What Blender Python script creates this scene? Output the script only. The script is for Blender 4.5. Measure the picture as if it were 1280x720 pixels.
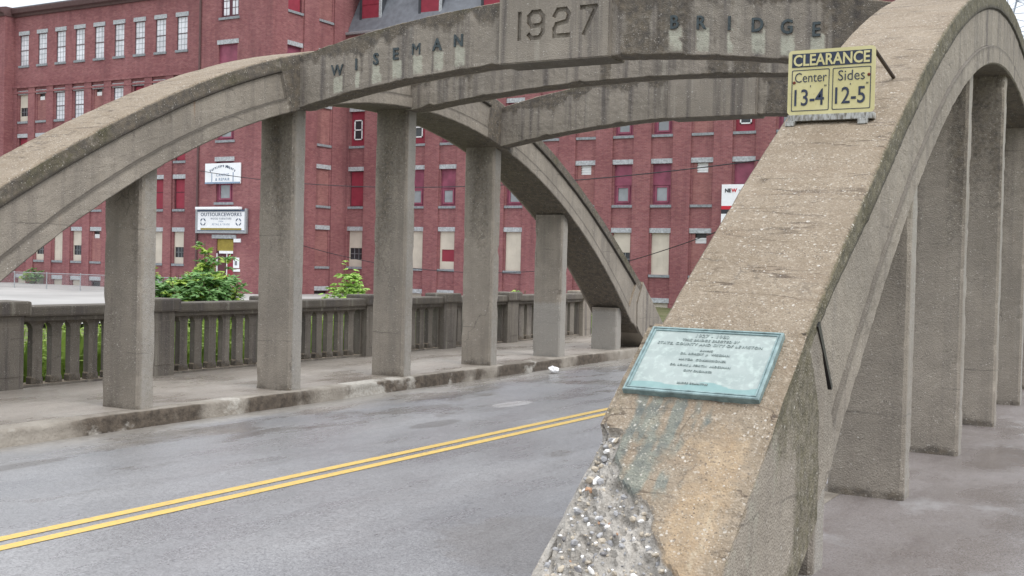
import bpy, bmesh, math, random
from mathutils import Vector, Matrix, noise
random.seed(7)
R = math.radians
S = bpy.context.scene
for o in list(bpy.data.objects): bpy.data.objects.remove(o)
COL = S.collection

# ------------------------------------------------------------------ camera
cam_d = bpy.data.cameras.new('camera')
cam = bpy.data.objects.new('camera', cam_d); COL.objects.link(cam)
FPX, YAW, PIT, ROL = 1437.1, 0.521578, -0.0204338, 0.0236607
fw = Vector((-math.sin(YAW)*math.cos(PIT), math.cos(YAW)*math.cos(PIT), math.sin(PIT)))
rt = Vector((math.cos(YAW), math.sin(YAW), 0)); up = rt.cross(fw)
r2 = rt*math.cos(ROL) + up*math.sin(ROL); u2 = -rt*math.sin(ROL) + up*math.cos(ROL)
M = Matrix((r2, u2, -fw)).transposed().to_4x4(); M.translation = (0, 0, 1.6)
cam.matrix_world = M
cam_d.sensor_width = 36; cam_d.lens = FPX/1280*36
cam_d.clip_start = 0.05; cam_d.clip_end = 3000
S.camera = cam

# ------------------------------------------------------------------ world, sun, exposure
W = bpy.data.worlds.new('World'); S.world = W; W.use_nodes = True
nt = W.node_tree; nt.nodes.clear()
SUN_EL, SUN_AZ = R(52), R(100)            # azimuth clockwise from +Y
sky = nt.nodes.new('ShaderNodeTexSky'); sky.sky_type = 'NISHITA'; sky.sun_disc = False
sky.sun_elevation = SUN_EL; sky.sun_rotation = SUN_AZ; sky.dust_density = 4.0; sky.air_density = 1.0
bg1 = nt.nodes.new('ShaderNodeBackground'); bg1.inputs['Strength'].default_value = 0.10
nt.links.new(sky.outputs[0], bg1.inputs[0])
tc = nt.nodes.new('ShaderNodeTexCoord'); nz = nt.nodes.new('ShaderNodeTexNoise')
nz.inputs['Scale'].default_value = 2.2; nz.inputs['Detail'].default_value = 6
nt.links.new(tc.outputs['Generated'], nz.inputs['Vector'])
cr = nt.nodes.new('ShaderNodeValToRGB')
cr.color_ramp.elements[0].position = .3; cr.color_ramp.elements[0].color = (.80, .86, .95, 1)
cr.color_ramp.elements[1].position = .7; cr.color_ramp.elements[1].color = (1, 1, 1, 1)
nt.links.new(nz.outputs['Fac'], cr.inputs[0])
bg2 = nt.nodes.new('ShaderNodeBackground'); bg2.inputs['Strength'].default_value = 1.05
nt.links.new(cr.outputs[0], bg2.inputs[0])
sx = nt.nodes.new('ShaderNodeSeparateXYZ'); nt.links.new(tc.outputs['Generated'], sx.inputs[0])
mr = nt.nodes.new('ShaderNodeMapRange'); mr.clamp = True          # overcast: zenith three times the horizon
mr.inputs[1].default_value = 0; mr.inputs[2].default_value = 1; mr.inputs[3].default_value = .80; mr.inputs[4].default_value = 2.4
nt.links.new(sx.outputs[2], mr.inputs[0]); nt.links.new(mr.outputs[0], bg2.inputs['Strength'])
mx = nt.nodes.new('ShaderNodeMixShader'); mx.inputs[0].default_value = .88
nt.links.new(bg1.outputs[0], mx.inputs[1]); nt.links.new(bg2.outputs[0], mx.inputs[2])
wo = nt.nodes.new('ShaderNodeOutputWorld'); nt.links.new(mx.outputs[0], wo.inputs[0])
sl = bpy.data.lights.new('sun', 'SUN'); sl.energy = 1.2; sl.angle = R(25); sl.color = (1, .96, .9)
so = bpy.data.objects.new('sun', sl); COL.objects.link(so)
sd = Vector((math.sin(SUN_AZ)*math.cos(SUN_EL), math.cos(SUN_AZ)*math.cos(SUN_EL), math.sin(SUN_EL)))
so.rotation_euler = sd.to_track_quat('Z', 'Y').to_euler()
S.view_settings.view_transform = 'Standard'; S.view_settings.look = 'None'
S.view_settings.exposure = 0.27; S.view_settings.gamma = 1; S.view_settings.use_curve_mapping = False

# ------------------------------------------------------------------ node helper
class NB:
    def __init__(s, name):
        s.m = bpy.data.materials.new(name); s.m.use_nodes = True; s.t = s.m.node_tree
        s.t.nodes.clear()
        s.out = s.n('ShaderNodeOutputMaterial'); s.b = s.n('ShaderNodeBsdfPrincipled')
        s.t.links.new(s.b.outputs[0], s.out.inputs[0])
        s._pos = None
    def n(s, t): return s.t.nodes.new(t)
    def put(s, sock, v):
        if isinstance(v, bpy.types.NodeSocket): s.t.links.new(v, sock)
        elif isinstance(v, (tuple, list)) and len(v) == 3 and len(sock.default_value) == 4: sock.default_value = (*v, 1)
        else: sock.default_value = v
    def pos(s):
        if s._pos is None: s._geo = s.n('ShaderNodeNewGeometry'); s._pos = s._geo.outputs['Position']
        return s._pos
    def mapv(s, sc, loc=(0, 0, 0), v=None):
        k = s.n('ShaderNodeMapping'); s.put(k.inputs[0], v if v is not None else s.pos())
        k.inputs['Scale'].default_value = sc; k.inputs['Location'].default_value = loc
        return k.outputs[0]
    def noise(s, scale, detail=4, v=None, rough=.55, out='Fac'):
        k = s.n('ShaderNodeTexNoise'); s.put(k.inputs['Vector'], v if v is not None else s.pos())
        k.inputs['Scale'].default_value = scale; k.inputs['Detail'].default_value = detail; k.inputs['Roughness'].default_value = rough
        return k.outputs[out]
    def voro(s, scale, out='Distance', v=None, rnd=1.0):
        k = s.n('ShaderNodeTexVoronoi'); s.put(k.inputs['Vector'], v if v is not None else s.pos())
        k.inputs['Scale'].default_value = scale; k.inputs['Randomness'].default_value = rnd
        return k.outputs[out]
    def ramp(s, f, a, b, ca=0.0, cb=1.0):
        k = s.n('ShaderNodeMapRange'); k.clamp = True; s.put(k.inputs[0], f)
        k.inputs[1].default_value = a; k.inputs[2].default_value = b; k.inputs[3].default_value = ca; k.inputs[4].default_value = cb
        return k.outputs[0]
    def mix(s, f, a, b, mode='MIX'):
        k = s.n('ShaderNodeMix'); k.data_type = 'RGBA'; k.blend_type = mode; k.clamp_factor = True
        s.put(k.inputs[0], f); s.put(k.inputs[6], a); s.put(k.inputs[7], b)
        return k.outputs[2]
    def math(s, op, a, b=0.0):
        k = s.n('ShaderNodeMath'); k.operation = op; s.put(k.inputs[0], a); s.put(k.inputs[1], b)
        return k.outputs[0]
    def attr(s, name):
        k = s.n('ShaderNodeAttribute'); k.attribute_name = name; return k.outputs['Fac']
    def sep(s, v):
        k = s.n('ShaderNodeSeparateXYZ'); s.put(k.inputs[0], v); return k.outputs
    def bump(s, h, dist, strength=1.0, prev=None):
        k = s.n('ShaderNodeBump'); s.put(k.inputs['Height'], h); k.inputs['Distance'].default_value = dist
        k.inputs['Strength'].default_value = strength
        if prev is not None: s.put(k.inputs['Normal'], prev)
        return k.outputs[0]
    def fin(s, col, rough=.8, normal=None, spec=.4, metal=0.0):
        s.put(s.b.inputs['Base Color'], col); s.put(s.b.inputs['Roughness'], rough)
        s.put(s.b.inputs['Specular IOR Level'], spec); s.put(s.b.inputs['Metallic'], metal)
        if normal is not None: s.put(s.b.inputs['Normal'], normal)
        return s.m

def plain(name, col, rough=.6, spec=.4, metal=0, var=.12, scale=6):
    b = NB(name)
    n = b.noise(scale, 5)
    c = b.mix(b.ramp(n, .3, .7), tuple(v*(1-var) for v in col), tuple(min(1, v*(1+var)) for v in col))
    return b.fin(c, rough, spec=spec, metal=metal)

def concrete(name, base=(.278, .247, .208), top=True, agg=1.0):
    b = NB(name); p = b.pos()
    c = b.mix(b.ramp(b.noise(1.3, 6), .3, .7), tuple(v*.78 for v in base), tuple(v*1.15 for v in base))
    c = b.mix(b.ramp(b.noise(5.5, 5), .42, .72, 0, .45), c, (base[0]*.72, base[1]*.72, base[2]*.74))
    # run-down streaks on upright faces
    st = b.noise(1.0, 5, b.mapv((7, 7, .28)), .6)
    nzv = b.math('ABSOLUTE', b.sep(b._geo.outputs['Normal'])[2])
    upr = b.ramp(nzv, .25, .7, 1, 0)
    c = b.mix(b.math('MULTIPLY', b.math('MULTIPLY', b.ramp(st, .49, .66, 0, .78), upr), b.math('SUBTRACT', 1.0, b.attr('calm'))), c, (.088, .078, .076))
    st2 = b.noise(1.0, 4, b.mapv((11, 11, .5), (3, 7, 1)), .5)
    c = b.mix(b.math('MULTIPLY', b.math('MULTIPLY', b.ramp(st2, .58, .75, 0, .4), upr), b.math('SUBTRACT', 1.0, b.attr('calm'))), c, (.42, .40, .345))
    if top:     # rain-washed tops: tan exposed aggregate
        nz2 = b.sep(b._geo.outputs['Normal'])[2]
        tm = b.math('MULTIPLY', b.ramp(b.math('ADD', nz2, b.ramp(b.noise(3, 4), .3, .7, -.08, .08)), .35, .5), b.ramp(b.attr('groove'), 0, .5, 1, 0))
        tan = b.mix(b.ramp(b.noise(2.2, 7, None, .65), .3, .7), (.185, .146, .103), (.285, .236, .178))
        tan = b.mix(b.ramp(b.noise(24, 5, None, .7), .35, .68, 0, .6), tan, (.20, .155, .11))
        tan = b.mix(b.ramp(b.noise(38, 4, b.mapv((1, 1, 1), (5, 1, 9)), .7), .52, .72, 0, .7), tan, (.42, .36, .29))
        tan = b.mix(b.ramp(b.noise(1.0, 5, b.mapv((1.2, 5.5, 5.5)), .65), .52, .70, 0, .55), tan, (.20, .15, .105))
        ck = b.math('ABSOLUTE', b.math('SUBTRACT', b.noise(1.0, 5, b.mapv((.7, 5, 5), (2, 3, 1)), .55), .5))
        ckm = b.math('MULTIPLY', b.ramp(ck, .004, .016, 1, 0), b.ramp(b.noise(4, 4), .42, .58))
        tan = b.mix(b.math('MULTIPLY', ckm, .8), tan, (.075, .055, .04))
        c = b.mix(tm, c, tan)
    # lift lines, hair cracks and rust runs
    lf = b.math('ABSOLUTE', b.math('SUBTRACT', b.math('FRACT', b.math('ADD', b.math('MULTIPLY', b.sep(p)[2], .78), b.math('MULTIPLY', b.noise(1.6, 4), .07))), .5))
    c = b.mix(b.math('MULTIPLY', b.math('MULTIPLY', b.ramp(lf, .002, .007, 1, 0), upr), b.ramp(b.noise(2.5, 4), .45, .6, 0, .6)), c, (.09, .08, .07))
    wv = b.n('ShaderNodeVectorMath'); wv.operation = 'MULTIPLY_ADD'; b.put(wv.inputs[0], b.noise(3.5, 4, None, .6, 'Color')); wv.inputs[1].default_value = (.35, .35, .35); b.put(wv.inputs[2], p)
    ve = b.n('ShaderNodeTexVoronoi'); ve.feature = 'DISTANCE_TO_EDGE'; ve.inputs['Scale'].default_value = .85; b.put(ve.inputs['Vector'], wv.outputs[0])
    c = b.mix(b.math('MULTIPLY', b.math('MULTIPLY', b.ramp(ve.outputs[0], .0025, .008, 1, 0), b.ramp(b.noise(1.1, 3, b.mapv((1, 1, 1), (8, 2, 5))), .54, .62, 0, .42)), b.math('LESS_THAN', b.attr('calm'), .8)), c, (.06, .052, .045))
    ru = b.noise(1.0, 5, b.mapv((8, 8, .7), (2, 9, 4)), .6)
    c = b.mix(b.math('MULTIPLY', b.math('MULTIPLY', b.ramp(ru, .66, .76, 0, .6), upr), b.ramp(b.noise(.9, 3, b.mapv((1, 1, 1), (1, 6, 2))), .5, .6)), c, (.21, .12, .065))
    # stains and painted shade from the mesh
    n4 = b.noise(26, 5)
    def am(nm, lo=.3, hi=.7):
        return b.ramp(b.math('ADD', b.attr(nm), b.ramp(n4, .2, .8, -.22, .22)), lo, hi)
    c = b.mix(b.math('MULTIPLY', am('tan'), .85), c, b.mix(b.ramp(b.noise(9, 5), .3, .7), (.29, .205, .125), (.42, .32, .21)))
    c = b.mix(b.math('MULTIPLY', am('grime_shade'), .8), c, b.mix(b.ramp(b.noise(14, 5), .35, .7), (.05, .044, .04), (.14, .115, .085)))
    c = b.mix(b.math('MULTIPLY', am('moss'), .78), c, b.mix(b.ramp(b.noise(18, 5), .35, .7), (.045, .043, .024), (.135, .122, .07)))
    c = b.mix(b.math('MULTIPLY', am('clean', .3, .8), .70), c, (.46, .465, .385))
    c = b.mix(b.math('MULTIPLY', am('grey'), .6), c, (.34, .33, .31))
    c = b.mix(b.math('MULTIPLY', am('copper'), .75), c, b.mix(b.ramp(b.noise(12, 5), .35, .65), (.085, .11, .112), (.215, .235, .20)))
    sp = am('spall')
    c = b.mix(sp, c, b.mix(b.ramp(b.noise(11, 6), .3, .7), (.20, .185, .165), (.43, .405, .37)))
    # exposed aggregate: three sizes, patchy
    patch = b.ramp(b.noise(6, 4), .35, .65, .25, 1.0)
    if top: patch = b.math('MULTIPLY', patch, b.math('ADD', b.math('MULTIPLY', tm, .35), 1.0))
    def dots(scale, ch, lo, size, amt, col):
        nonlocal c
        v = b.voro(scale, 'Color', b.mapv((1, 1, 1), (ch*1.7, ch, 0))); d = b.voro(scale, 'Distance', b.mapv((1, 1, 1), (ch*1.7, ch, 0)))
        q = b.sep(v); sz = b.math('MULTIPLY', q[(ch+1) % 3], size)
        m = b.math('MULTIPLY', b.ramp(b.math('SUBTRACT', d, sz), -.06, .04, 1, 0), b.math('GREATER_THAN', q[ch % 3], lo))
        c = b.mix(b.math('MULTIPLY', b.math('MULTIPLY', m, patch), amt*agg), c, col)
    dots(120, 0, .72, .6, .42, (.50, .46, .40))
    dots(120, 1, .70, .6, .50, (.075, .065, .055))
    dots(62, 2, .86, .5, .50, (.58, .55, .50))
    dots(62, 3, .88, .5, .45, (.10, .085, .075))
    dots(30, 4, .965, .33, .6, (.62, .60, .56))
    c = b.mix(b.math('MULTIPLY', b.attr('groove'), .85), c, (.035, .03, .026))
    h = b.math('ADD', b.noise(45, 6, None, .65), b.math('MULTIPLY', b.voro(90), .8))
    h2 = b.math('ADD', h, b.math('MULTIPLY', b.noise(1.0, 4, b.mapv((1.5, 9, 9))), .9))
    nrm = b.bump(h2, .006, .8)
    return b.fin(c, b.ramp(b.noise(7, 4), .3, .7, .72, .95), nrm, .3)

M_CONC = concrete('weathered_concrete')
M_RAIL = concrete('balustrade_concrete', (.19, .170, .145), True, .8)

def asphalt():
    b = NB('wet_asphalt'); x, y, z = b.sep(b.pos())
    lane = b.mapv((1.0, .45, 1))
    big = b.noise(.9, 5, lane)
    c = b.mix(b.ramp(big, .35, .68), (.205, .206, .218), (.31, .308, .315))
    c = b.mix(b.ramp(b.noise(34, 5, None, .75), .38, .66, 0, .55), c, (.12, .12, .125))
    c = b.mix(b.ramp(b.noise(47, 4, b.mapv((1, 1, 1), (3, 9, 1)), .75), .54, .7, 0, .55), c, (.43, .43, .44))
    wp = b.math('ADD', b.noise(1.0, 6, b.mapv((1.1, .5, 1), (6, 1, 0)), .62), b.ramp(x, -6.6, -8.6, -.10, .09))
    c = b.mix(b.ramp(wp, .52, .60, 0, .68), c, (.125, .115, .105))
    fine = b.voro(120, 'Color')
    fs = b.sep(fine)
    c = b.mix(b.math('MULTIPLY', b.math('GREATER_THAN', fs[0], .75), .5), c, (.33, .33, .34))
    c = b.mix(b.math('MULTIPLY', b.math('LESS_THAN', fs[1], .25), .5), c, (.07, .07, .075))
    # sandy grit gathered along the gutters
    gl = b.ramp(b.math('ADD', x, b.ramp(b.noise(1.4, 5, b.mapv((1, .35, 1))), .3, .7, -.5, .5)), -8.3, -8.95)
    c = b.mix(b.math('MULTIPLY', gl, .75), c, b.mix(b.ramp(b.noise(16, 5), .3, .7), (.22, .20, .175), (.36, .335, .30)))
    def ell(cx, cy, ax, ay):
        dx = b.math('DIVIDE', b.math('SUBTRACT', x, cx), ax); dy = b.math('DIVIDE', b.math('SUBTRACT', y, cy), ay)
        d = b.math('ADD', b.math('MULTIPLY', dx, dx), b.math('MULTIPLY', dy, dy))
        return b.ramp(b.math('ADD', d, b.ramp(b.noise(6, 4), .2, .8, -.35, .35)), .75, 1.1, 1, 0)
    c = b.mix(b.math('MULTIPLY', ell(-7.10, 12.43, .16, .42), .75), c, (.42, .42, .42))
    c = b.mix(b.math('MULTIPLY', ell(-6.85, 10.33, .15, .45), .5), c, (.07, .062, .055))
    c = b.mix(b.math('MULTIPLY', ell(-3.2, 6.4, .9, .8), .25), c, (.12, .10, .08))
    pa = ell(-8.2, 6.1, .12, .6); c = b.mix(b.math('MULTIPLY', pa, .5), c, (.07, .06, .055))
    cs = b.noise(1.0, 6, b.mapv((5, .9, 1)), .7)
    c = b.mix(b.ramp(cs, .60, .74, 0, .4), c, (.12, .115, .11))
    damp = b.noise(1.1, 6, b.mapv((1.3, .35, 1), (4, 2, 0)), .6)
    ro = b.math('SUBTRACT', b.ramp(damp, .36, .64, .22, .48), b.ramp(wp, .52, .60, 0, .12))
    nrm = b.bump(b.math('ADD', b.voro(190), b.math('MULTIPLY', b.noise(60, 4), .6)), .003, .3)
    return b.fin(c, ro, nrm, .6)
M_ROAD = asphalt()

def pavement():
    b = NB('pavement_concrete'); x, y, z = b.sep(b.pos())
    c = b.mix(b.ramp(b.noise(.8, 6, b.mapv((1, .5, 1))), .32, .68), (.215, .183, .152), (.345, .308, .268))
    c = b.mix(b.ramp(b.noise(2.4, 6, b.mapv((1.4, .5, 1))), .54, .72, 0, .6), c, (.19, .155, .13))
    fs = b.sep(b.voro(150, 'Color'))
    c = b.mix(b.math('MULTIPLY', b.math('GREATER_THAN', fs[0], .8), .4), c, (.45, .43, .40))
    c = b.mix(b.math('MULTIPLY', b.math('LESS_THAN', fs[1], .22), .45), c, (.07, .06, .055))
    rs = b.ramp(x, -3.2, -2.6)
    c = b.mix(rs, c, b.mix(1.0, c, (.66, .66, .73), 'MULTIPLY'))
    c = b.mix(b.math('MULTIPLY', rs, b.ramp(b.noise(1.5, 6, b.mapv((1, .7, 1), (9, 1, 4)), .65), .56, .68, 0, .55)), c, (.34, .335, .34))
    def pat(cx, cy, ax, ay):
        dx = b.math('DIVIDE', b.math('SUBTRACT', x, cx), ax); dy = b.math('DIVIDE', b.math('SUBTRACT', y, cy), ay)
        return b.ramp(b.math('ADD', b.math('ADD', b.math('MULTIPLY', dx, dx), b.math('MULTIPLY', dy, dy)), b.ramp(b.noise(7, 4), .2, .8, -.3, .3)), .75, 1.0, 1, 0)
    c = b.mix(b.math('MULTIPLY', pat(-2.12, 7.05, .16, .33), .85), c, (.52, .51, .49))
    ro = b.math('SUBTRACT', b.ramp(b.noise(1.3, 5, b.mapv((1, .5, 1), (2, 8, 0))), .36, .62, .18, .55), b.math('MULTIPLY', rs, .05))
    nrm = b.bump(b.math('ADD', b.noise(70, 5), b.math('MULTIPLY', b.noise(3, 4), 2)), .004, .6)
    return b.fin(c, ro, nrm, .5)
M_PAVE = pavement()
M_CAP = concrete('dark_coping_soffit', (.135, .12, .10), False, .7)

def kerbm():
    b = NB('stained_kerb')
    c = b.mix(b.ramp(b.noise(3, 6), .3, .7), (.21, .185, .155), (.34, .31, .27))
    d = b.noise(1.0, 6, b.mapv((.4, .8, .7)), .55)
    face = b.ramp(b.math('ABSOLUTE', b.sep(b._geo.outputs['Normal'])[0]), .35, .8)
    c = b.mix(b.math('MULTIPLY', b.ramp(b.math('ADD', d, b.math('MULTIPLY', face, .09)), .50, .58), b.ramp(face, 0, 1, .55, 1)), c, b.mix(b.ramp(b.noise(16, 5), .3, .7), (.055, .045, .036), (.13, .105, .082)))
    w = b.noise(1.0, 6, b.mapv((.8, 1.0, 1.6), (9, 3, 2)), .6)
    c = b.mix(b.ramp(w, .55, .60, 0, .65), c, b.mix(b.ramp(b.noise(20, 5), .3, .7), (.36, .34, .30), (.58, .56, .52)))
    nrm = b.bump(b.noise(26, 6), .02, .8)
    return b.fin(c, .8, nrm, .3)
M_KERB = kerbm()

def paint(name, col, wear=.45):
    b = NB(name)
    n = b.noise(22, 6, None, .7)
    c = b.mix(b.ramp(b.noise(1.0, 4, b.mapv((6, .6, 1))), .3, .7), tuple(v*.85 for v in col), col)
    c = b.mix(b.ramp(n, .52, .68, 0, wear+.15), c, (.19, .18, .165))
    return b.fin(c, .55, b.bump(b.voro(190), .002, .4), .4)
M_YEL = paint('yellow_road_paint', (.62, .43, .12))

def brick(name, a=(.215, .088, .098), c2=(.295, .124, .135), mortar=(.33, .20, .195)):
    b = NB(name); x, y, z = b.sep(b.pos())
    k = b.n('ShaderNodeCombineXYZ'); b.put(k.inputs[0], b.math('ADD', x, y)); b.put(k.inputs[1], z)
    t = b.n('ShaderNodeTexBrick'); b.put(t.inputs['Vector'], k.outputs[0])
    t.inputs['Scale'].default_value = 1; t.inputs['Brick Width'].default_value = .23; t.inputs['Row Height'].default_value = .075
    t.inputs['Mortar Size'].default_value = .008; t.inputs['Mortar Smooth'].default_value = .3
    b.put(t.inputs['Color1'], a); b.put(t.inputs['Color2'], c2); b.put(t.inputs['Mortar'], mortar)
    c = b.mix(b.ramp(b.noise(.35, 6, None, .65), .35, .65, 0, .65), t.outputs['Color'], (.16, .062, .072))
    bn = b.sep(b.voro(1.0, 'Color', b.mapv((4.3, 4.3, 13.3))))
    c = b.mix(b.math('MULTIPLY', b.math('GREATER_THAN', bn[0], .72), .25), c, (.13, .045, .055))
    c = b.mix(b.math('MULTIPLY', b.math('GREATER_THAN', bn[1], .80), .22), c, (.40, .21, .19))
    c = b.mix(b.ramp(b.noise(1.0, 5, b.mapv((1.2, 1.2, .12)), .6), .50, .70, 0, .55), c, (.11, .05, .06))
    c = b.mix(b.ramp(b.noise(1.0, 5, b.mapv((.5, .5, .3), (7, 1, 3)), .6), .58, .78, 0, .35), c, (.40, .20, .19))
    c = b.mix(b.ramp(b.noise(14, 3), .3, .7, 0, .25), c, (.42, .16, .14))
    return b.fin(c, .9, None, .2)
M_BRK = brick('mill_brick')
M_BRK2 = brick('infill_brick', (.27, .12, .115), (.36, .17, .155), (.36, .23, .215))
M_GRAN = plain('granite_lintel', (.40, .42, .44), .8, .3, var=.3, scale=9)
M_SILL = plain('granite_sill', (.25, .27, .29), .8, .3, var=.3, scale=9)
M_REDB = plain('red_board', (.27, .036, .058), .6, .3, var=.12, scale=3)
M_MAUV = plain('faded_maroon_board', (.245, .07, .11), .6, .3, var=.25, scale=2)
M_CREAM = plain('cream_blind', (.58, .53, .45), .8, .2, var=.1, scale=1.5)
M_WHITE = plain('white_frame_paint', (.78, .79, .8), .5, .4, var=.05)
M_DARK = plain('dark_opening', (.03, .028, .03), .35, .5, var=.3)
M_FRAME = plain('maroon_frame_paint', (.10, .035, .045), .6, .3)
def glassm(name, col, rough):
    b = NB(name)
    c = b.mix(b.ramp(b.noise(1.3, 4), .35, .65), tuple(v*.72 for v in col), col)
    return b.fin(c, rough, None, .6)
M_PALEG = glassm('pale_window_glass', (.80, .81, .86), .15)
M_SASH = plain('grey_sash_paint', (.13, .10, .11), .6, .3)
M_GREYG = glassm('grey_window_glass', (.30, .32, .34), .12)
M_BLKG = glassm('dark_window_glass', (.04, .045, .05), .08)
M_SLATE = plain('slate_roof', (.135, .145, .165), .55, .5, var=.2, scale=3)
M_SLATD = plain('dark_slate_cheek', (.045, .05, .06), .6, .4, var=.25, scale=3)
M_CORN = plain('brown_cornice', (.10, .055, .055), .6, .4, var=.2)
M_BOARD = plain('olive_board', (.30, .235, .05), .7, .3, var=.15)
M_STEEL = plain('galvanised_steel', (.36, .38, .40), .45, .5, .5, .2, 12)
M_RUST = plain('rusted_iron', (.055, .04, .032), .7, .4, .2, .3, 20)
M_RUSTB = plain('rust_red_bolt', (.16, .045, .03), .8, .2, 0, .3, 60)
M_WIRE = plain('black_cable', (.03, .03, .035), .6, .3)
M_TOWER = plain('tower_steel', (.42, .47, .58), .5, .4, .2)
M_LET = plain('dark_painted_letters', (.045, .060, .066), .6, .4, var=.4, scale=40)
M_WOOD = plain('pole_wood', (.12, .10, .085), .9, .2, var=.3)
M_LOT = plain('pale_lot_paving', (.36, .355, .345), .8, .3, var=.15, scale=.25)
M_BLACK = plain('sign_black', (.03, .032, .04), .5, .4)
M_SRED = plain('sign_red', (.55, .02, .035), .5, .4)
M_SBLUE = plain('sign_blue_text', (.22, .30, .42), .5, .4)
M_SWHT = plain('sign_white', (.85, .87, .9), .45, .4, var=.04)
M_NAVY = plain('sign_navy_frame', (.07, .10, .16), .5, .4)
M_LITTER = plain('white_plastic', (.85, .85, .86), .4, .4, var=.05)

def signyel():
    b = NB('sign_yellow')
    c = b.mix(b.ramp(b.noise(7, 6), .3, .7), (.52, .475, .235), (.61, .565, .31))
    c = b.mix(b.ramp(b.noise(30, 5), .62, .75, 0, .5), c, (.40, .33, .15))
    return b.fin(c, .5, None, .4)
M_SYEL = signyel()
M_SNAVY = plain('sign_lettering', (.035, .045, .075), .55, .3, var=.35, scale=50)
def signgrey():
    b = NB('weathered_zinc')
    c = b.mix(b.ramp(b.noise(24, 6, b.mapv((3, 1, 1))), .42, .62), (.42, .43, .42), (.16, .15, .13))
    return b.fin(c, .6, None, .4)
M_ZINC = signgrey()
def bronze():
    b = NB('verdigris_bronze')
    c = b.mix(b.ramp(b.noise(6, 6), .3, .7), (.255, .302, .292), (.335, .382, .368))
    c = b.mix(b.ramp(b.noise(30, 5), .5, .75, 0, .4), c, (.55, .65, .60))
    c = b.mix(b.ramp(b.attr('dark'), .3, .7, 0, .85), c, b.mix(b.noise(20, 4), (.13, .24, .245), (.23, .36, .35)))
    return b.fin(c, .55, b.bump(b.noise(90, 4), .001, .5), .4, .15)
M_BRZ = bronze()
M_BRZL = plain('tarnished_lettering', (.245, .292, .286), .6, .3, .1, .3, 60)
M_BRZF = plain('verdigris_frame', (.20, .275, .278), .5, .4, .2, .35, 25)
M_BRZD = plain('dark_verdigris_edge', (.085, .155, .17), .55, .4, .2, .3, 30)

def leafm(name, a, c2):
    b = NB(name); g = b.n('ShaderNodeObjectInfo'); b.pos()
    c = b.mix(b.ramp(b.noise(5, 3), .3, .7), a, c2)
    c = b.mix(b._geo.outputs['Random Per Island'], c, tuple(v*1.25 for v in c2))
    b.put(b.b.inputs['Subsurface Weight'], 0.0)
    t = b.n('ShaderNodeBsdfTranslucent'); b.put(t.inputs[0], c)
    m = b.n('ShaderNodeMixShader'); m.inputs[0].default_value = .3
    mat = b.fin(c, .55, None, .35)
    b.t.links.new(b.b.outputs[0], m.inputs[1]); b.t.links.new(t.outputs[0], m.inputs[2]); b.t.links.new(m.outputs[0], b.out.inputs[0])
    return mat
M_LEAF = leafm('sumac_leaf', (.07, .16, .05), (.18, .33, .115))
M_LEAFY = leafm('yellow_green_leaf', (.20, .32, .06), (.34, .46, .09))
M_LEAFM = leafm('maple_leaf', (.16, .31, .06), (.30, .46, .10))
M_WEED = leafm('weed_leaf', (.09, .18, .03), (.26, .36, .07))
M_STEM = plain('plant_stem', (.12, .10, .06), .8, .2)
def groundm():
    b = NB('rough_grass_ground')
    c = b.mix(b.ramp(b.noise(.6, 7), .3, .7), (.06, .085, .03), (.16, .15, .09))
    return b.fin(c, .95, b.bump(b.noise(4, 6), .1, .6), .1)
M_GROUND = groundm()

# ------------------------------------------------------------------ object helpers
LOC = {}
def link(name, me, mat, parent=None):
    for m in (mat if isinstance(mat, (list, tuple)) else [mat]): me.materials.append(m)
    o = bpy.data.objects.new(name, me); COL.objects.link(o)
    if parent is not None: o.parent = parent
    return o
def thing(name, label, cat, loc=(0, 0, 0), group=None):
    o = bpy.data.objects.new(name, None); COL.objects.link(o); o.location = loc; o.empty_display_size = .2
    o['label'] = label; o['category'] = cat
    if group: o['group'] = group
    LOC[o] = Vector(loc)
    return o
def base(parent):
    while parent is not None:
        if parent in LOC: return LOC[parent]
        parent = parent.parent
    return Vector((0, 0, 0))
def tag(o, label, cat, group=None, kind=None):
    if label: o['label'] = label
    if cat: o['category'] = cat
    if group: o['group'] = group
    if kind: o['kind'] = kind
    return o

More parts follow.
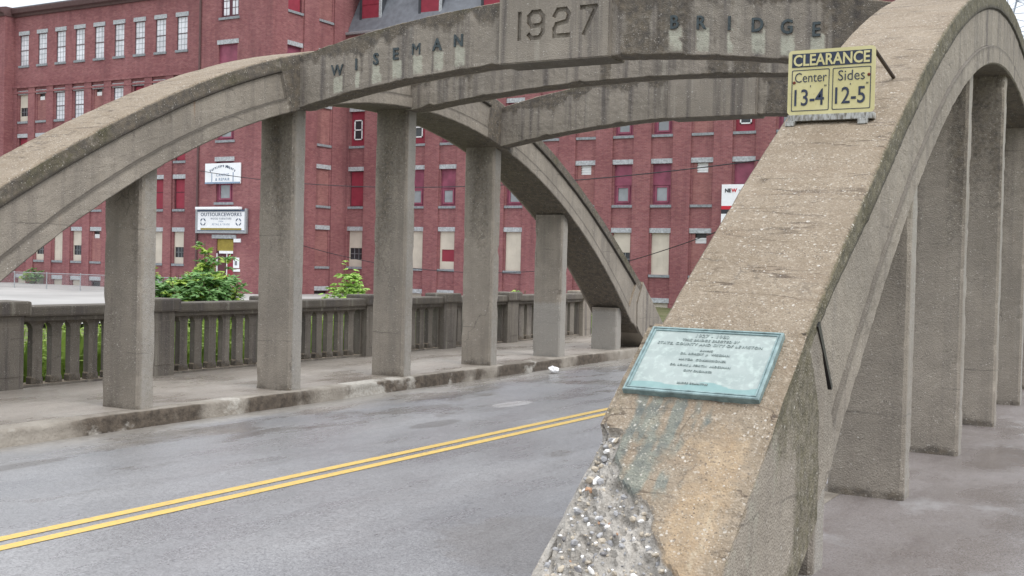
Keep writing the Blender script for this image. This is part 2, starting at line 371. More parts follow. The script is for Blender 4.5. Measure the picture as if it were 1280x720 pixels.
class MB:
    def __init__(s): s.v = []; s.f = []; s.mi = []; s.at = {}
    def add(s, vs, fs, mi=0):
        n = len(s.v); s.v += [tuple(v) for v in vs]; s.f += [tuple(i+n for i in f) for f in fs]; s.mi += [mi]*len(fs)
        return n
    def box(s, x0, x1, y0, y1, z0, z1, mi=0, ch=0.0):
        if ch <= 0:
            vs = [(x, y, z) for z in (z0, z1) for y in (y0, y1) for x in (x0, x1)]
            s.add(vs, [(0, 2, 3, 1), (4, 5, 7, 6), (0, 1, 5, 4), (2, 6, 7, 3), (0, 4, 6, 2), (1, 3, 7, 5)], mi)
        else:
            bm = bmesh.new(); bmesh.ops.create_cube(bm, size=1)
            for v in bm.verts: v.co = Vector(((x0+x1)/2+v.co.x*(x1-x0), (y0+y1)/2+v.co.y*(y1-y0), (z0+z1)/2+v.co.z*(z1-z0)))
            bmesh.ops.bevel(bm, geom=bm.edges[:], offset=ch, segments=2, affect='EDGES', profile=.6)
            s.addbm(bm, mi)
    def addbm(s, bm, mi=0):
        bm.verts.ensure_lookup_table(); bm.verts.index_update()
        s.add([v.co[:] for v in bm.verts], [[v.index for v in f.verts] for f in bm.faces], mi); bm.free()
    def prism(s, poly, axis, a, b, mi=0):      # poly of 2-tuples extruded along axis 0/1/2
        def P(p, t):
            q = list(p); q.insert(axis, t); return tuple(q)
        n = len(poly); vs = [P(p, a) for p in poly] + [P(p, b) for p in poly]
        fs = [tuple(range(n))[::-1], tuple(range(n, 2*n))] + [(i, (i+1) % n, n+(i+1) % n, n+i) for i in range(n)]
        s.add(vs, fs, mi)
    def tube(s, pts, r, seg=6, mi=0, r1=None):
        pts = [Vector(p) for p in pts]; n = len(pts); rings = []
        for i, p in enumerate(pts):
            d = (pts[min(i+1, n-1)]-pts[max(i-1, 0)]).normalized()
            a = d.cross(Vector((0, 0, 1)) if abs(d.z) < .9 else Vector((1, 0, 0))).normalized(); b = d.cross(a)
            rr = r if r1 is None else r+(r1-r)*i/(n-1)
            rings += [p+a*math.cos(t*2*math.pi/seg)*rr+b*math.sin(t*2*math.pi/seg)*rr for t in range(seg)]
        fs = [(i*seg+t, i*seg+(t+1) % seg, (i+1)*seg+(t+1) % seg, (i+1)*seg+t) for i in range(n-1) for t in range(seg)]
        fs += [tuple(range(seg))[::-1], tuple(range((n-1)*seg, n*seg))]
        s.add(rings, fs, mi)
    def mesh(s, name, off=Vector((0, 0, 0)), smooth=False, recalc=True):
        me = bpy.data.meshes.new(name)
        me.from_pydata([(v[0]-off.x, v[1]-off.y, v[2]-off.z) for v in s.v], [], s.f); me.update()
        me.polygons.foreach_set('material_index', s.mi)
        if recalc:
            bm = bmesh.new(); bm.from_mesh(me); bmesh.ops.recalc_face_normals(bm, faces=bm.faces[:]); bm.to_mesh(me); bm.free()
        for k, vals in s.at.items():
            a = me.attributes.new(k, 'FLOAT', 'POINT'); a.data.foreach_set('value', vals)
        if smooth: me.polygons.foreach_set('use_smooth', [True]*len(me.polygons))
        return me
    def build(s, name, mat, parent=None, smooth=False, recalc=True):
        return link(name, s.mesh(name, base(parent), smooth, recalc), mat, parent)

def N(p, sc, oct=4): return noise.fractal(Vector(p)*sc, 1.0, 2.0, oct)
def sst(a, b, x):
    t = max(0, min(1, (x-a)/(b-a))) if a != b else float(x > a); return t*t*(3-2*t)

def loopsweep(secs, closed_loop=True, caps=False):
    """list of equal-length point loops -> (verts, faces)"""
    n = len(secs[0]); vs = [p for s in secs for p in s]; fs = []
    for i in range(len(secs)-1):
        for j in range(n if closed_loop else n-1):
            k = (j+1) % n
            fs.append((i*n+j, i*n+k, (i+1)*n+k, (i+1)*n+j))
    if caps: fs += [tuple(range(n)), tuple(range((len(secs)-1)*n, len(secs)*n))[::-1]]
    return vs, fs

_tc = {}
def textmesh(txt, size, depth=.004, bold=0.0, spacing=1.0):
    key = (txt, size, depth, bold, spacing)
    if key in _tc: return _tc[key]
    cu = bpy.data.curves.new('t', 'FONT'); cu.body = txt; cu.size = size; cu.extrude = depth/2; cu.offset = bold
    cu.align_x = 'CENTER'; cu.align_y = 'CENTER'; cu.resolution_u = 3; cu.space_character = spacing
    o = bpy.data.objects.new('t', cu); COL.objects.link(o)
    dg = bpy.context.evaluated_depsgraph_get(); dg.update()
    me = bpy.data.meshes.new_from_object(o.evaluated_get(dg))
    r = ([v.co.copy() for v in me.vertices], [tuple(p.vertices) for p in me.polygons])
    bpy.data.objects.remove(o); bpy.data.curves.remove(cu); bpy.data.meshes.remove(me)
    _tc[key] = r; return r
def puttext(mb, txt, size, o, ux=(1, 0, 0), uy=(0, 0, 1), un=(0, -1, 0), depth=.004, bold=0.0, mi=0, sx=1.0, spacing=1.0):
    vs, fs = textmesh(txt, size, depth, bold, spacing); o, ux, uy, un = map(Vector, (o, ux, uy, un))
    # centre by the box of the glyphs
    if not vs: return
    cx = (min(v.x for v in vs)+max(v.x for v in vs))/2; cy = (min(v.y for v in vs)+max(v.y for v in vs))/2
    mb.add([o+ux*(v.x-cx)*sx+uy*(v.y-cy)+un*v.z for v in vs], fs, mi)

# ------------------------------------------------------------------ ground, road, pavements, kerbs
XW0, XW1 = -12.05, .65          # outer edges of the deck
XK0, XK1 = -9.15, -2.24         # kerb faces
ZR = -.17
def terr(x, y):
    z = -.66
    g = math.exp(-((y-11)/9)**2)                       # gully under the bridge
    z -= 2.6*g*sst(-34, -26, x)*1.0
    if y < 26 and x < -12: z = max(z, -.75-1.6*sst(-12.5, -22, x)*g)
    return z + .12*N((x, y, 0), .3)
xs = [-1500, -700, -300, -160]+[-110+4*i for i in range(16)]+[-46+1.5*i for i in range(46)]+[26, 40, 80, 160, 300, 700, 1500]
ys = [-1500, -600, -200, -80, -40, -20]+[-16+1.5*i for i in range(62)]+[80, 90, 110, 150, 250, 500, 900, 1500]
mb = MB(); nx = len(xs)
mb.add([(x, y, terr(x, y)-(0 if not (XW0-1 < x < XW1+1) else .5)) for y in ys for x in xs], [(j*nx+i, j*nx+i+1, (j+1)*nx+i+1, (j+1)*nx+i) for j in range(len(ys)-1) for i in range(nx-1)])
tag(mb.build('ground', M_GROUND, smooth=True), None, None, kind='structure')
mb = MB(); mb.add([(-95, 25, -.60), (-30, 24, -.60), (-30, 61, -.60), (-95, 61, -.60)], [(0, 1, 2, 3)])
mb.v = [(x, y, z+(.12 if x < -60 else 0)) for x, y, z in mb.v]
tag(mb.build('parking_lot', M_LOT), None, None, kind='structure')

def roadsheet():
    m = MB(); X = [XK0-.02+i*(XK1-XK0+.04)/12 for i in range(13)]; Y = [-30+i*2.0 for i in range(60)]
    m.add([(x, y, ZR+.035*(1-((x+5.7)/3.45)**2)) for y in Y for x in X], [(j*13+i, j*13+i+1, (j+1)*13+i+1, (j+1)*13+i) for j in range(len(Y)-1) for i in range(12)])
    return m.build('road', M_ROAD, smooth=True)
tag(roadsheet(), None, None, kind='structure')
for xo in (-6.19, -5.995):
    m = MB(); pts = [3+.0+i*.5 for i in range(-40, 90)]
    vs = []
    for y in pts:
        x = xo+.0205*y if y < 20 else xo+.41
        for dx in (.006, .106):
            xx = x+dx-.056; vs.append((xx, y, ZR+.035*(1-((xx+5.7)/3.45)**2)+.004))
    m.add(vs, [(2*i, 2*i+1, 2*i+3, 2*i+2) for i in range(len(pts)-1)])
    tag(m.build('road_marking', M_YEL), None, None, kind='structure')

def pavement_mesh(x0, x1, name):
    m = MB(); X = [x0+i*(x1-x0)/10 for i in range(11)]; Y = [-20+.5*i for i in range(0, 200)]
    m.add([(x, y, .003*N((x, y, 0), 1.2)) for y in Y for x in X], [(j*11+i, j*11+i+1, (j+1)*11+i+1, (j+1)*11+i) for j in range(len(Y)-1) for i in range(10)])
    m.box(x0, x1, -20, 79.5, -.55, -.02)
    return tag(m.build(name, M_PAVE, smooth=False), None, None, kind='structure')
pavement_mesh(XW0, XK0-.2, 'pavement'); pavement_mesh(XK1+.2, XW1, 'pavement')
mb = MB()
mb.box(XW0+.1, XW1-.1, -2, 24.2, -.95, -.56)
tag(mb.build('bridge_deck_slab', M_RAIL), None, None, kind='structure')
def kerb(xf, sgn):       # xf road face; sgn = -1 body towards -x
    m = MB(); secs = []; Y = [-8+.045*i for i in range(int(48/.045))]
    for y in Y:
        pr = [(0, -.30), (0, -.17), (.002, -.12), (.003, -.07), (.004, -.03), (.010, -.010), (.024, .002), (.08, .005), (.14, .005), (.205, .003)]
        L = []
        brk = max(0, N((3, y, 2), .9, 5)-.2)*.06
        jt = .014 if abs((y+.4) % 3.05-1.5) < .03 else 0
        for k, (dx, z) in enumerate(pr):
            e = N((xf, y, z*3), 7, 4)*.005+N((xf, y, z), 1.6, 3)*.004
            w = 1 if 1 < k < 8 else (.3 if k == 8 else 0)
            L.append((xf+sgn*(dx+w*(-e*.8+brk*(1 if k < 7 else .3)+jt)), y, z+(w*(e*.6-brk*.6-jt*.5) if k > 3 else 0)))
        secs.append(L)
    vs, fs = loopsweep(secs, False); m.add(vs, fs)
    return tag(m.build('kerb', M_KERB, smooth=True), None, None, kind='structure')
kerb(XK0, -1); kerb(XK1, 1)

# ------------------------------------------------------------------ the bridge
YC = 13.15
def ztop(y): d = y-YC; return 4.41411-.0574868*d*d+.000118467*d**4
def zlow(y):
    d = y-YC; z = 3.71675-.0543313*d*d-5.73608e-5*d**4
    return z if abs(d) < 7.5 else max(z, .40-.70*(abs(d)-7.685))
bridge = thing('concrete_arch_bridge', 'weathered concrete arch bridge with two ribs over the wet road and beams lettered 1927', 'bridge', (-5.69, YC, 0))
RIB = {'far': (-9.92, -9.13), 'near': (-2.20, -1.46)}

def station(y):
    s = (ztop(y+.01)-ztop(y-.01))/.02; L = math.sqrt(1+s*s); n = Vector((0, -s/L, 1/L))
    P = Vector((0, y, ztop(y))); t = .3
    while t < 2 and (P-n*t).z > zlow((P-n*t).y): t += .004
    return P, n, t
def make_rib(which):
    xa, xb_ = RIB[which]; road_is_b = which == 'far'          # which x side faces the road
    near = which == 'near'
    ends = (-7.72, -2.84, -2.02, 2.02, 2.84, 7.72)
    D = []
    d = -8.35; step = .045 if near else .07
    while d < 8.35: D.append(d); d += step
    for e in ends: D += [e-.004, e+.004]
    D += [ends[0]+.030, ends[0]+.038]
    D = sorted(D)
    def inp(d): return (ends[0] <= d <= ends[1]) or (ends[2] <= d <= ends[3]) or (ends[4] <= d <= ends[5])
    secs = []; at = {'moss': [], 'grime_shade': [], 'grey': [], 'groove': [], 'calm': []}
    for d in D:
        P, n, T = station(YC+d)
        xb = xb_ if not near else -1.46-.115*sst(5.5, 16.5, YC+d)
        rr = .035 if inp(d) else 0.0; ro = .017 if ends[0] <= d <= ends[5] else 0.0
        rb_, ra_ = (rr, ro) if road_is_b else (ro, rr)
        fd = .165-(.07*sst(-6.6, -7.6, d) if near else 0)
        key = [(xa+.02, 0, 16), (xb-.02, 0, 1), (xb, .02, 4), (xb, fd, 1), (xb-rb_, fd+.013, 9), (xb-rb_, T-.172, 1), (xb, T-.165, 4), (xb, T-.015, 1),
               (xb-.015, T, 14), (xa+.015, T, 1), (xa, T-.015, 4), (xa, T-.165, 1), (xa+ra_, T-.172, 9), (xa+ra_, fd+.013, 1), (xa, fd, 4), (xa, .02, 1)]
        L = []
        for i, (x, v, cnt) in enumerate(key):
            x2, v2, _ = key[(i+1) % len(key)]
            for c in range(cnt):
                f = c/cnt
                if i in (4, 12) and cnt > 2: f = .03 if c == 1 else (.97 if c == cnt-1 else f)
                X, V = x+(x2-x)*f, v+(v2-v)*f
                q = P-n*V; q.x = X
                e = N(q, 3, 3)*.003+N(q, 17, 4)*.004
                if V < .03 and i in (0, 1, 15):                   # worn top with shallow form-board ledges
                    q += n*(e*.7)
                    edge = min(abs(X-xa), abs(X-xb))
                    if edge < .05: q -= n*(max(0, N(q, 3.3, 5))*.012)
                elif i in (8,): q -= n*e
                else:
                    sg = 1 if X > (xa+xb)/2 else -1
                    q.x += sg*e
                L.append(tuple(q))
                road = (X > (xa+xb)/2) == road_is_b
                fas = V < fd+.005 and V > .003
                nn = .5+N(q, 2.2, 4)
                if near and not road and fas: mo = .95+.45*N(q, 1.3, 3)
                elif fas: mo = .35+.5*N(q, 2.0, 3)
                else: mo = .12*max(0, nn)-.1
                g = .0
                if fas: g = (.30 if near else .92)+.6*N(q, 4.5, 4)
                elif i == 8: g = .78  # rib underside: shade painted in as extra darkening
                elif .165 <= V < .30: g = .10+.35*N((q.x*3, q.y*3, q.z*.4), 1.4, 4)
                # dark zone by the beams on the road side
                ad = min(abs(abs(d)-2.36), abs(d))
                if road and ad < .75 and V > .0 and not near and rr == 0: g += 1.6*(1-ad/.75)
                at['moss'].append(mo); at['grime_shade'].append(g); at['grey'].append(0.0)
                at['calm'].append(.1 if near and abs(d+.5) < 3.2 else .62)
                gr = (rb_ if X > (xa+xb)/2 else ra_) > 0
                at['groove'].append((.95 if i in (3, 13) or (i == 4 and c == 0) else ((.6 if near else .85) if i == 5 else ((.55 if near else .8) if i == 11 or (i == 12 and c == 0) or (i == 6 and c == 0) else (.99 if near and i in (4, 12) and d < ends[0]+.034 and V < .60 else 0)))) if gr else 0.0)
        secs.append(L)
    m = MB(); vs, fs = loopsweep(secs); m.add(vs, fs); m.at = at
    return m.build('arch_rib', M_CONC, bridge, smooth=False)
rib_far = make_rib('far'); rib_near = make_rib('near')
rib_near['label'] = 'near arch rib with tan washed top and mossy edge'
rib_far['label'] = 'far arch rib across the road with recessed panels'

def zblk(y):               # sloping top of a near-end block
    return 1.30+.796*(y-5.20)+.012
def make_block(which, end):
    xa, xb = RIB[which]; xa -= .02; xb += .02
    near = which == 'near' and end < 0
    nt_, nx_, nv = (90, 46, 40) if near else (24, 12, 12)
    Y0, Y1 = 3.62, 5.215            # nose and top edge (near-end coordinates)
    m = MB(); at = {k: [] for k in ('moss', 'grime_shade', 'tan', 'copper', 'spall', 'clean', 'calm')}
    def spallmask(c, z, p):
        if not near: return 0
        lim = [(-.2, .97), (.30, .86), (.42, .78), (.57, .55), (.62, .50), (.70, .26), (.80, .15), (.88, .125), (.905, -.2), (2, -.2)]
        for (za, ca), (zb, cb) in zip(lim, lim[1:]):
            if za <= z <= zb: cm = ca+(cb-ca)*(z-za)/(zb-za); break
        else: cm = -.2
        return 1-sst(-.025, .035, c-cm+N(p, 9, 4)*.055)
    secs = []
    for i in range(nt_+1):
        t = i/nt_; y = Y1+(Y0-Y1)*t; L = []
        nrm = Vector((0, -.623, .782))
        for j in range(nx_+1):
            c = j/nx_; x = xa+(xb-xa)*c; z = zblk(y)
            p = Vector((x, y, z)); e = N(p, 4, 4)*.007+N(p, 17, 3)*.004
            sp = spallmask(c, z, p)
            q = p+nrm*(e-sp*(.024+.06*abs(N(p, 8, 5))+.02*max(0, .25-c)*4*.5)+sp*.022*N(p, 30, 3))
            ed = min(c, 1-c)*(xb-xa)
            if ed < .03: q -= nrm*(.012+.014*max(0, N(p, 5, 4)))
            if near and sp > .5 and c < .12: q.x += .05*sp*(1-c/.12)*(.5+abs(N(p, 6, 3)))
            L.append(tuple(q)); at['calm'].append(0)
            at['spall'].append(sp*.95)
            at['tan'].append((.60*sst(.36, .72, c+.22*N(p, 3.5, 5))*sst(1.05, .80, z+.1*N(p, 4))*(1-.6*sst(.86, .98, c))) if near else 0)
            cp = sst(.08, .2, c+.06*N(p, 5))*sst(.72, .44, c+.16*N(p, 5, 5))*sst(.60, .72, z)*sst(1.06, 1.0, z)
            at['copper'].append((cp*(.72+1.1*N((x*24, y*2.2, z), 1, 4))) if near else 0)
            at['moss'].append((.35*sst(.2, .06, c)*sst(.85, .95, z)) if near else .1)
            at['grime_shade'].append(.35*sst(.02, .0, ed)+(.0 if near else .2)); at['clean'].append((.36*sst(.05, .0, abs(c-.86+(.95-z)*.03)+.03*N((c*4, y*3, 1), 3))*sst(.95, .7, z)) if near else 0)
        secs.append(L)
    vs, fs = loopsweep(secs, False); m.add(vs, fs)
    # the two cheeks, from the bent rear edge to the nose
    top_edge = {0: [s[0] for s in secs], 1: [s[-1] for s in secs]}
    for side in (0, 1):
        xx = (xa, xb)[side]; S2 = []
        for i in range(nt_+1):
            t = i/nt_; L = []
            tx, ty, tz = top_edge[side][i]
            for k in range(nv+1):
                v = k/nv
                if v < .3: f = v/.3; ly, lz = 5.215+.265*f, 1.3245-.40*f
                elif v < .7: f = (v-.3)/.4; ly, lz = 5.48-.01*f, .9245-.51*f
                else: f = (v-.7)/.3; ly, lz = 5.47-.60*f, .4145*(1-f)
                ty0 = Y1+(Y0-Y1)*t
                by, bz = ly+(Y0-ly)*t, lz*(1-t)
                f2 = v
                y_, z_ = by, bz
                if v == 0: q = Vector((tx, ty, tz))
                else:
                    q = Vector((xx, y_, z_)); e = N(q, 4, 4)*.006+N(q, 15, 3)*.003
                    q.x += (1 if side else -1)*e
                    if k <= 2: q.x += (tx-xx)*(1-k/3); q.z += (tz-zblk(ty0))*(1-k/3)
                L.append(tuple(q)); at['calm'].append(.85 if near else 0)
                hp = q
                at['spall'].append(.8*spallmask(0, tz, q)*sst(.14, .05, v) if side == 0 else 0)
                band = sst(.34, .12, t)*1.0
                at['moss'].append((.62*sst(.36, .22, t+.10*N((q.x, q.y*3, q.z*.5), 1.5))+.4*sst(.05, .0, v) if near else .15)*(1 if side else .5))
                at['grime_shade'].append((.25+.4*N(q, 3, 4))*sst(.2, .02, t) if near else .25*sst(.2, .0, t)); at['tan'].append(.5*sst(.05, .0, v) if near else 0)
                at['copper'].append(0); at['clean'].append(.50*sst(.18, .3, t)*sst(.9, .6, t)*(.7+.6*N((q.x, q.y*4, q.z*.6), 1.6, 4)) if near else 0)
            S2.append(L)
        vs, fs = loopsweep(S2, False); m.add(vs, fs)
    # rear face, closed under the rib
    m2 = []
    for x in (xa+.004, xb-.004):
        m2 += [(x, 5.215, 1.318), (x, 5.48, .918), (x, 5.47, .4145), (x, 4.87, 0)]
    m.add(m2, [(0, 4, 5, 1), (1, 5, 6, 2), (2, 6, 7, 3)])
    for k in at: at[k] += [0]*8
    if near:            # pebbles standing out of the broken concrete
        rnd = random.Random(3)
        for _ in range(1100):
            c, y = rnd.random(), rnd.uniform(3.75, 4.75); z = zblk(y); p = Vector((xa+(xb-xa)*c, y, z))
            if spallmask(c, z, p) < .8: continue
            r = rnd.choice([.005, .006, .007, .008, .009, .010, .012, .015, .020])*rnd.uniform(.8, 1.15)
            bm = bmesh.new(); bmesh.ops.create_icosphere(bm, subdivisions=1, radius=1)
            A = Matrix.Rotation(rnd.uniform(0, 6), 3, Vector((rnd.random(), rnd.random(), rnd.random()+.1)).normalized())
            scl = Vector((r*rnd.uniform(.8, 1.5), r*rnd.uniform(.7, 1.1), r*rnd.uniform(.5, .8)))
            ii = min(nt_, max(0, round((y-Y1)/(Y0-Y1)*nt_))); jj = min(nx_, round(c*nx_))
            o = Vector(secs[ii][jj])
            for v in bm.verts: v.co = o+A@Vector((v.co.x*scl.x, v.co.y*scl.y, v.co.z*scl.z))
            k = len(bm.verts)
            mi = rnd.choice([1, 1, 2, 2, 2, 3, 3, 3, 3, 2, 5, 4 if rnd.random() < .35 else 3])
            m.addbm(bm, mi)
            for a in at: at[a] += [0]*k
    m.at = at
    if end > 0: m.v = [(x, 2*YC-y, z) for x, y, z in m.v]
    mats = [M_CONC, M_PW, M_PG, M_PT, M_PR, M_PD]
    o = m.build('end_block', mats, rib_near if which == 'near' else rib_far, recalc=False)
    bm = bmesh.new(); bm.from_mesh(o.data)
    bmesh.ops.recalc_face_normals(bm, faces=bm.faces[:])
    bm.to_mesh(o.data); bm.free()
    if near: o['label'] = 'sloping end block with broken gravelly corner and green stains'
    return o
M_PW = plain('white_pebble', (.74, .73, .72), .6, .3, var=.15, scale=30)
M_PG = plain('grey_pebble', (.33, .33, .34), .7, .3, var=.2, scale=30)
M_PT = plain('tan_pebble', (.42, .37, .30), .7, .3, var=.2, scale=30)
M_PR = plain('orange_pebble', (.36, .22, .14), .7, .3, var=.2, scale=30)
M_PD = plain('dark_pebble', (.17, .165, .17), .7, .3, var=.2, scale=30)
for w in ('near', 'far'):
    for e in (-1, 1): make_block(w, e)

# open joint at the foot of the near rib's outer panel
m = MB(); m.prism([(5.452, 1.340), (5.482, 1.362), (5.752, 1.030), (5.735, 1.016)], 0, -1.50, -1.452)
m.build('open_joint', M_DARK, rib_near)
# hangers
def make_hanger(xa, xb, yc, k, near):
    y0, y1 = yc-.12, yc+.12
    zt = min(zlow(y0), zlow(y1))+.10
    ch = .022; res = .055 if near else .09
    key = [(xa+ch, y0), (xb-ch, y0), (xb, y0+ch), (xb, y1-ch), (xb-ch, y1), (xa+ch, y1), (xa, y1-ch), (xa, y0+ch)]
    cnt = [9, 1, 4, 1, 9, 1, 4, 1]
    secs = []; nz_ = max(4, int(zt/res)); at = {'grey': [], 'grime_shade': [], 'moss': [], 'calm': []}
    for i in range(nz_+1):
        z = -.02+(zt+.02)*i/nz_; L = []
        for a, (p, c) in enumerate(zip(key, cnt)):
            p2 = key[(a+1) % 8]
            for j in range(c):
                f = j/c; q = Vector((p[0]+(p2[0]-p[0])*f, p[1]+(p2[1]-p[1])*f, z))
                dv = Vector((q.x-(xa+xb)/2, (q.y-yc)*2, 0)); dv = Vector((math.copysign(1, dv.x) if abs(dv.x) > abs(xb-xa)/2-ch*1.2 else 0, math.copysign(1, dv.y) if abs(q.y-yc) > .12-ch*1.2 else 0, 0))
                e = N(q, 2, 3)*.002+N(q, 15, 3)*.0022
                if a in (1, 3, 5, 7) or j == 0: e -= max(0, N(q, 4.2, 4)-.22)*.03
                L.append(tuple(q+dv*e))
                front = q.y < y0+.03  # side light painted in: front faces darker, other faces lighter
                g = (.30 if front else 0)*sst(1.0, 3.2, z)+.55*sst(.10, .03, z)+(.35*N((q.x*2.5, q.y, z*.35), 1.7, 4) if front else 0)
                at['grime_shade'].append(g+(.14 if front else -.12)); at['moss'].append(.05); at['calm'].append(.72)
                at['grey'].append(.75 if (k == 5 and not near and z < .95) or (k == 6 and not near and z < .72) else (.60+.4*N(q, .8, 3) if not front else .05))  # grey repair patches, else painted lightening of faces off the front
        secs.append(L)
    m = MB(); vs, fs = loopsweep(secs, True, True); m.add(vs, fs); m.at = at
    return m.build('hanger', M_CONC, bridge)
for k in range(7):
    yc = 13.2+(k-3)*2.357
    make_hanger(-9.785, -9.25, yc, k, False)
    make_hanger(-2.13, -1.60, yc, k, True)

# cross beams
CX = -5.69
LETTERS = []
for i, ch in enumerate('WISEMAN'): LETTERS.append((ch, -8.565+i*(8.565-6.885)/6))
for i, ch in enumerate('BRIDGE'): LETTERS.append((ch, -4.35+i*(4.35-2.94)/5))
def lz(x): return 4.021-.0321*(x-CX)**2          # foot of the letters
def make_beam(y0, y1, zb, rise, zt, tdrop, inscribed):
    secs = []; at = {'grime_shade': [], 'clean': [], 'moss': []}
    nX = int(7.1/.035); hw = 3.44
    for i in range(nX+1):
        x = CX-3.55+7.1*i/nX; u = min(abs(x-CX), hw)
        b_ = zb-rise*(u/hw)**2; t_ = zt-tdrop*u*u
        key = [(y0, t_-.01, 18), (y0, b_+.012, 1), (y0+.012, b_, 6), (y1-.012, b_, 1), (y1, b_+.012, 8), (y1, t_-.012, 1), (y1-.015, t_, 6), (y0+.012, t_, 1)]
        L = []
        for a, (yy, zz, c) in enumerate(key):
            yn, zn, _ = key[(a+1) % 8]
            for j in range(c):
                f = j/c; q = Vector((x, yy+(yn-yy)*f, zz+(zn-zz)*f))
                e = N(q, 4, 4)*.005+N(q, 16, 3)*.003
                if a in (0, 4): q.y += -e if a == 0 else e
                else: q.z += e+(-max(0, N(q, 5, 4))*.012 if a in (6, 7, 5) else (max(0, N(q, 4, 4)-.15)*.03 if a in (1, 2) and j < 2 else 0))
                L.append(tuple(q))
                dt = t_-q.z
                dr = .13+.26*max(0, N((x*2.4, 1, 2), 1.3, 5)+.3)+.10*N((x*9, 4, q.z), 1, 3)
                g = .80*sst(dr, dr*.3, dt)
                s2 = N((x*1.7, 3, q.z*.15), 1.5, 5)
                g += .68*sst(.08, .36, s2)+.25*sst(.8, 3.4, u)*(.5+N((x*5, 1, q.z*.3), 1, 3))
                if a == 2: g = .85  # beam underside darkened in colour to stand for its shade
                if a in (5, 6, 7): g = .12
                cl = 0
                if inscribed and a == 0:
                    for ch_, lx in LETTERS:
                        w = .034 if ch_ == 'I' else .068
                        foot = lz(lx)
                        if abs(x-lx-.004) < w+.014*N((x*30, 0, q.z*3), 1, 2) and q.z < foot+.01: cl = (.80+.3*N((x*9, 1, q.z*4), 2, 4))*(1-.35*sst(.10, .30, foot-q.z+.12*N((lx*9, 2, 3), 1))); g *= .2
                at['grime_shade'].append(g); at['clean'].append(cl); at['moss'].append(.42*sst(.12, .0, dt)+.3*N(q, 3))
        secs.append(L)
    m = MB(); vs, fs = loopsweep(secs, True, True); m.add(vs, fs); m.at = at
    return m.build('cross_beam', M_CONC, bridge)
def beam_panel(parent, y0, y1, zb, zt, date):
    xa, xb = CX-.655, CX+.65
    o = None
    m = MB()
    bm = bmesh.new(); bmesh.ops.create_cube(bm, size=1)
    for v in bm.verts: v.co = Vector(((xa+xb)/2+v.co.x*(xb-xa), (y0+y1)/2+v.co.y*(y1-y0), (zb+zt)/2+v.co.z*(zt-zb)))
    bmesh.ops.bevel(bm, geom=bm.edges[:], offset=.012, segments=2, affect='EDGES')
    m.addbm(bm)
    m.mi = [1 if sum(m.v[i][2] for i in f)/len(f) < zb+.004 else 0 for f in m.f]  # down-facing faces take the dark material as painted shade
    o = m.build('date_panel' if date else 'centre_panel', [M_CONC, M_CAP], parent)
    if date:
        cut = MB(); off = base(parent)
        # incised figures from strokes
        def stroke(pts, w=.024):
            for (x0, z0), (x1, z1) in zip(pts, pts[1:]):
                d = Vector((x1-x0, 0, z1-z0)); L = d.length; d.normalize(); n = Vector((-d.z, 0, d.x))*w
                a = Vector((x0, 0, z0))-d*w*.7; b = Vector((x1, 0, z1))+d*w*.7
                q = [a+n, b+n, b-n, a-n]
                vs = [(p.x, y0-.02, p.z) for p in q]+[(p.x, y0+.034, p.z) for p in q]
                cut2 = MB(); cut2.add(vs, [(0, 1, 2, 3), (7, 6, 5, 4), (0, 4, 5, 1), (1, 5, 6, 2), (2, 6, 7, 3), (3, 7, 4, 0)])
                cuts.append(cut2)
        cuts = []
        zc = 4.125; h = .135
        def at_(x, u, v): return (x+u*.085, zc+v*h)
        xs_ = (-6.085, -5.89, -5.59, -5.29)
        one = [(0, 1), (0, -1)]
        nine = [(1, .2), (.6, -.05), (-.6, -.05), (-1, .25), (-1, .7), (-.5, 1), (.5, 1), (1, .65), (1, -.6), (.5, -1), (-.6, -1), (-1, -.72)]
        two = [(-1, .55), (-.55, 1), (.55, 1), (1, .62), (.7, .08), (-.7, -.1), (-1, -.45), (-1, -1), (1, -1)]
        sev = [(-1, 1), (1, 1), (-.55, -1)]
        stroke([at_(-6.088, *p) for p in one]); stroke([at_(-5.89, *p) for p in nine])
        stroke([at_(-5.585, *p) for p in two]); stroke([at_(-5.275, *p) for p in sev])
        bmc = bmesh.new()
        objs = []
        cur = o
        allc = MB()
        for c in cuts: allc.add(c.v, c.f)
        co = allc.build('cutter', M_CONC, parent)
        md = o.modifiers.new('b', 'BOOLEAN'); md.operation = 'DIFFERENCE'; md.object = co; md.solver = 'EXACT'; md.use_self = True
        dg = bpy.context.evaluated_depsgraph_get(); dg.update()
        me = bpy.data.meshes.new_from_object(o.evaluated_get(dg))
        o.modifiers.clear(); o.data = me
        if not me.materials: me.materials.append(M_CONC)
        bpy.data.objects.remove(co); bmc.free()
    return o
b1 = make_beam(10.68, 10.99, 3.765, .345, 4.435, .0335, True)
b1['label'] = 'front cross beam with dark letters and a raised date panel'
beam_panel(b1, 10.62, 11.05, 3.735, 4.462, True)
for ch, x in LETTERS:
    m = MB(); puttext(m, ch, .185, (x, 10.672, lz(x)+.072), depth=.016, bold=0 if ch in 'MW' else .004, sx=.92)
    m.build('letter', M_LET, b1)
b2 = make_beam(13.02, 13.36, 3.93, .24, 4.62, .045, False)
b3 = make_beam(15.43, 15.74, 3.765, .335, 4.435, .0335, False)
beam_panel(b3, 15.37, 15.80, 3.735, 4.462, False)

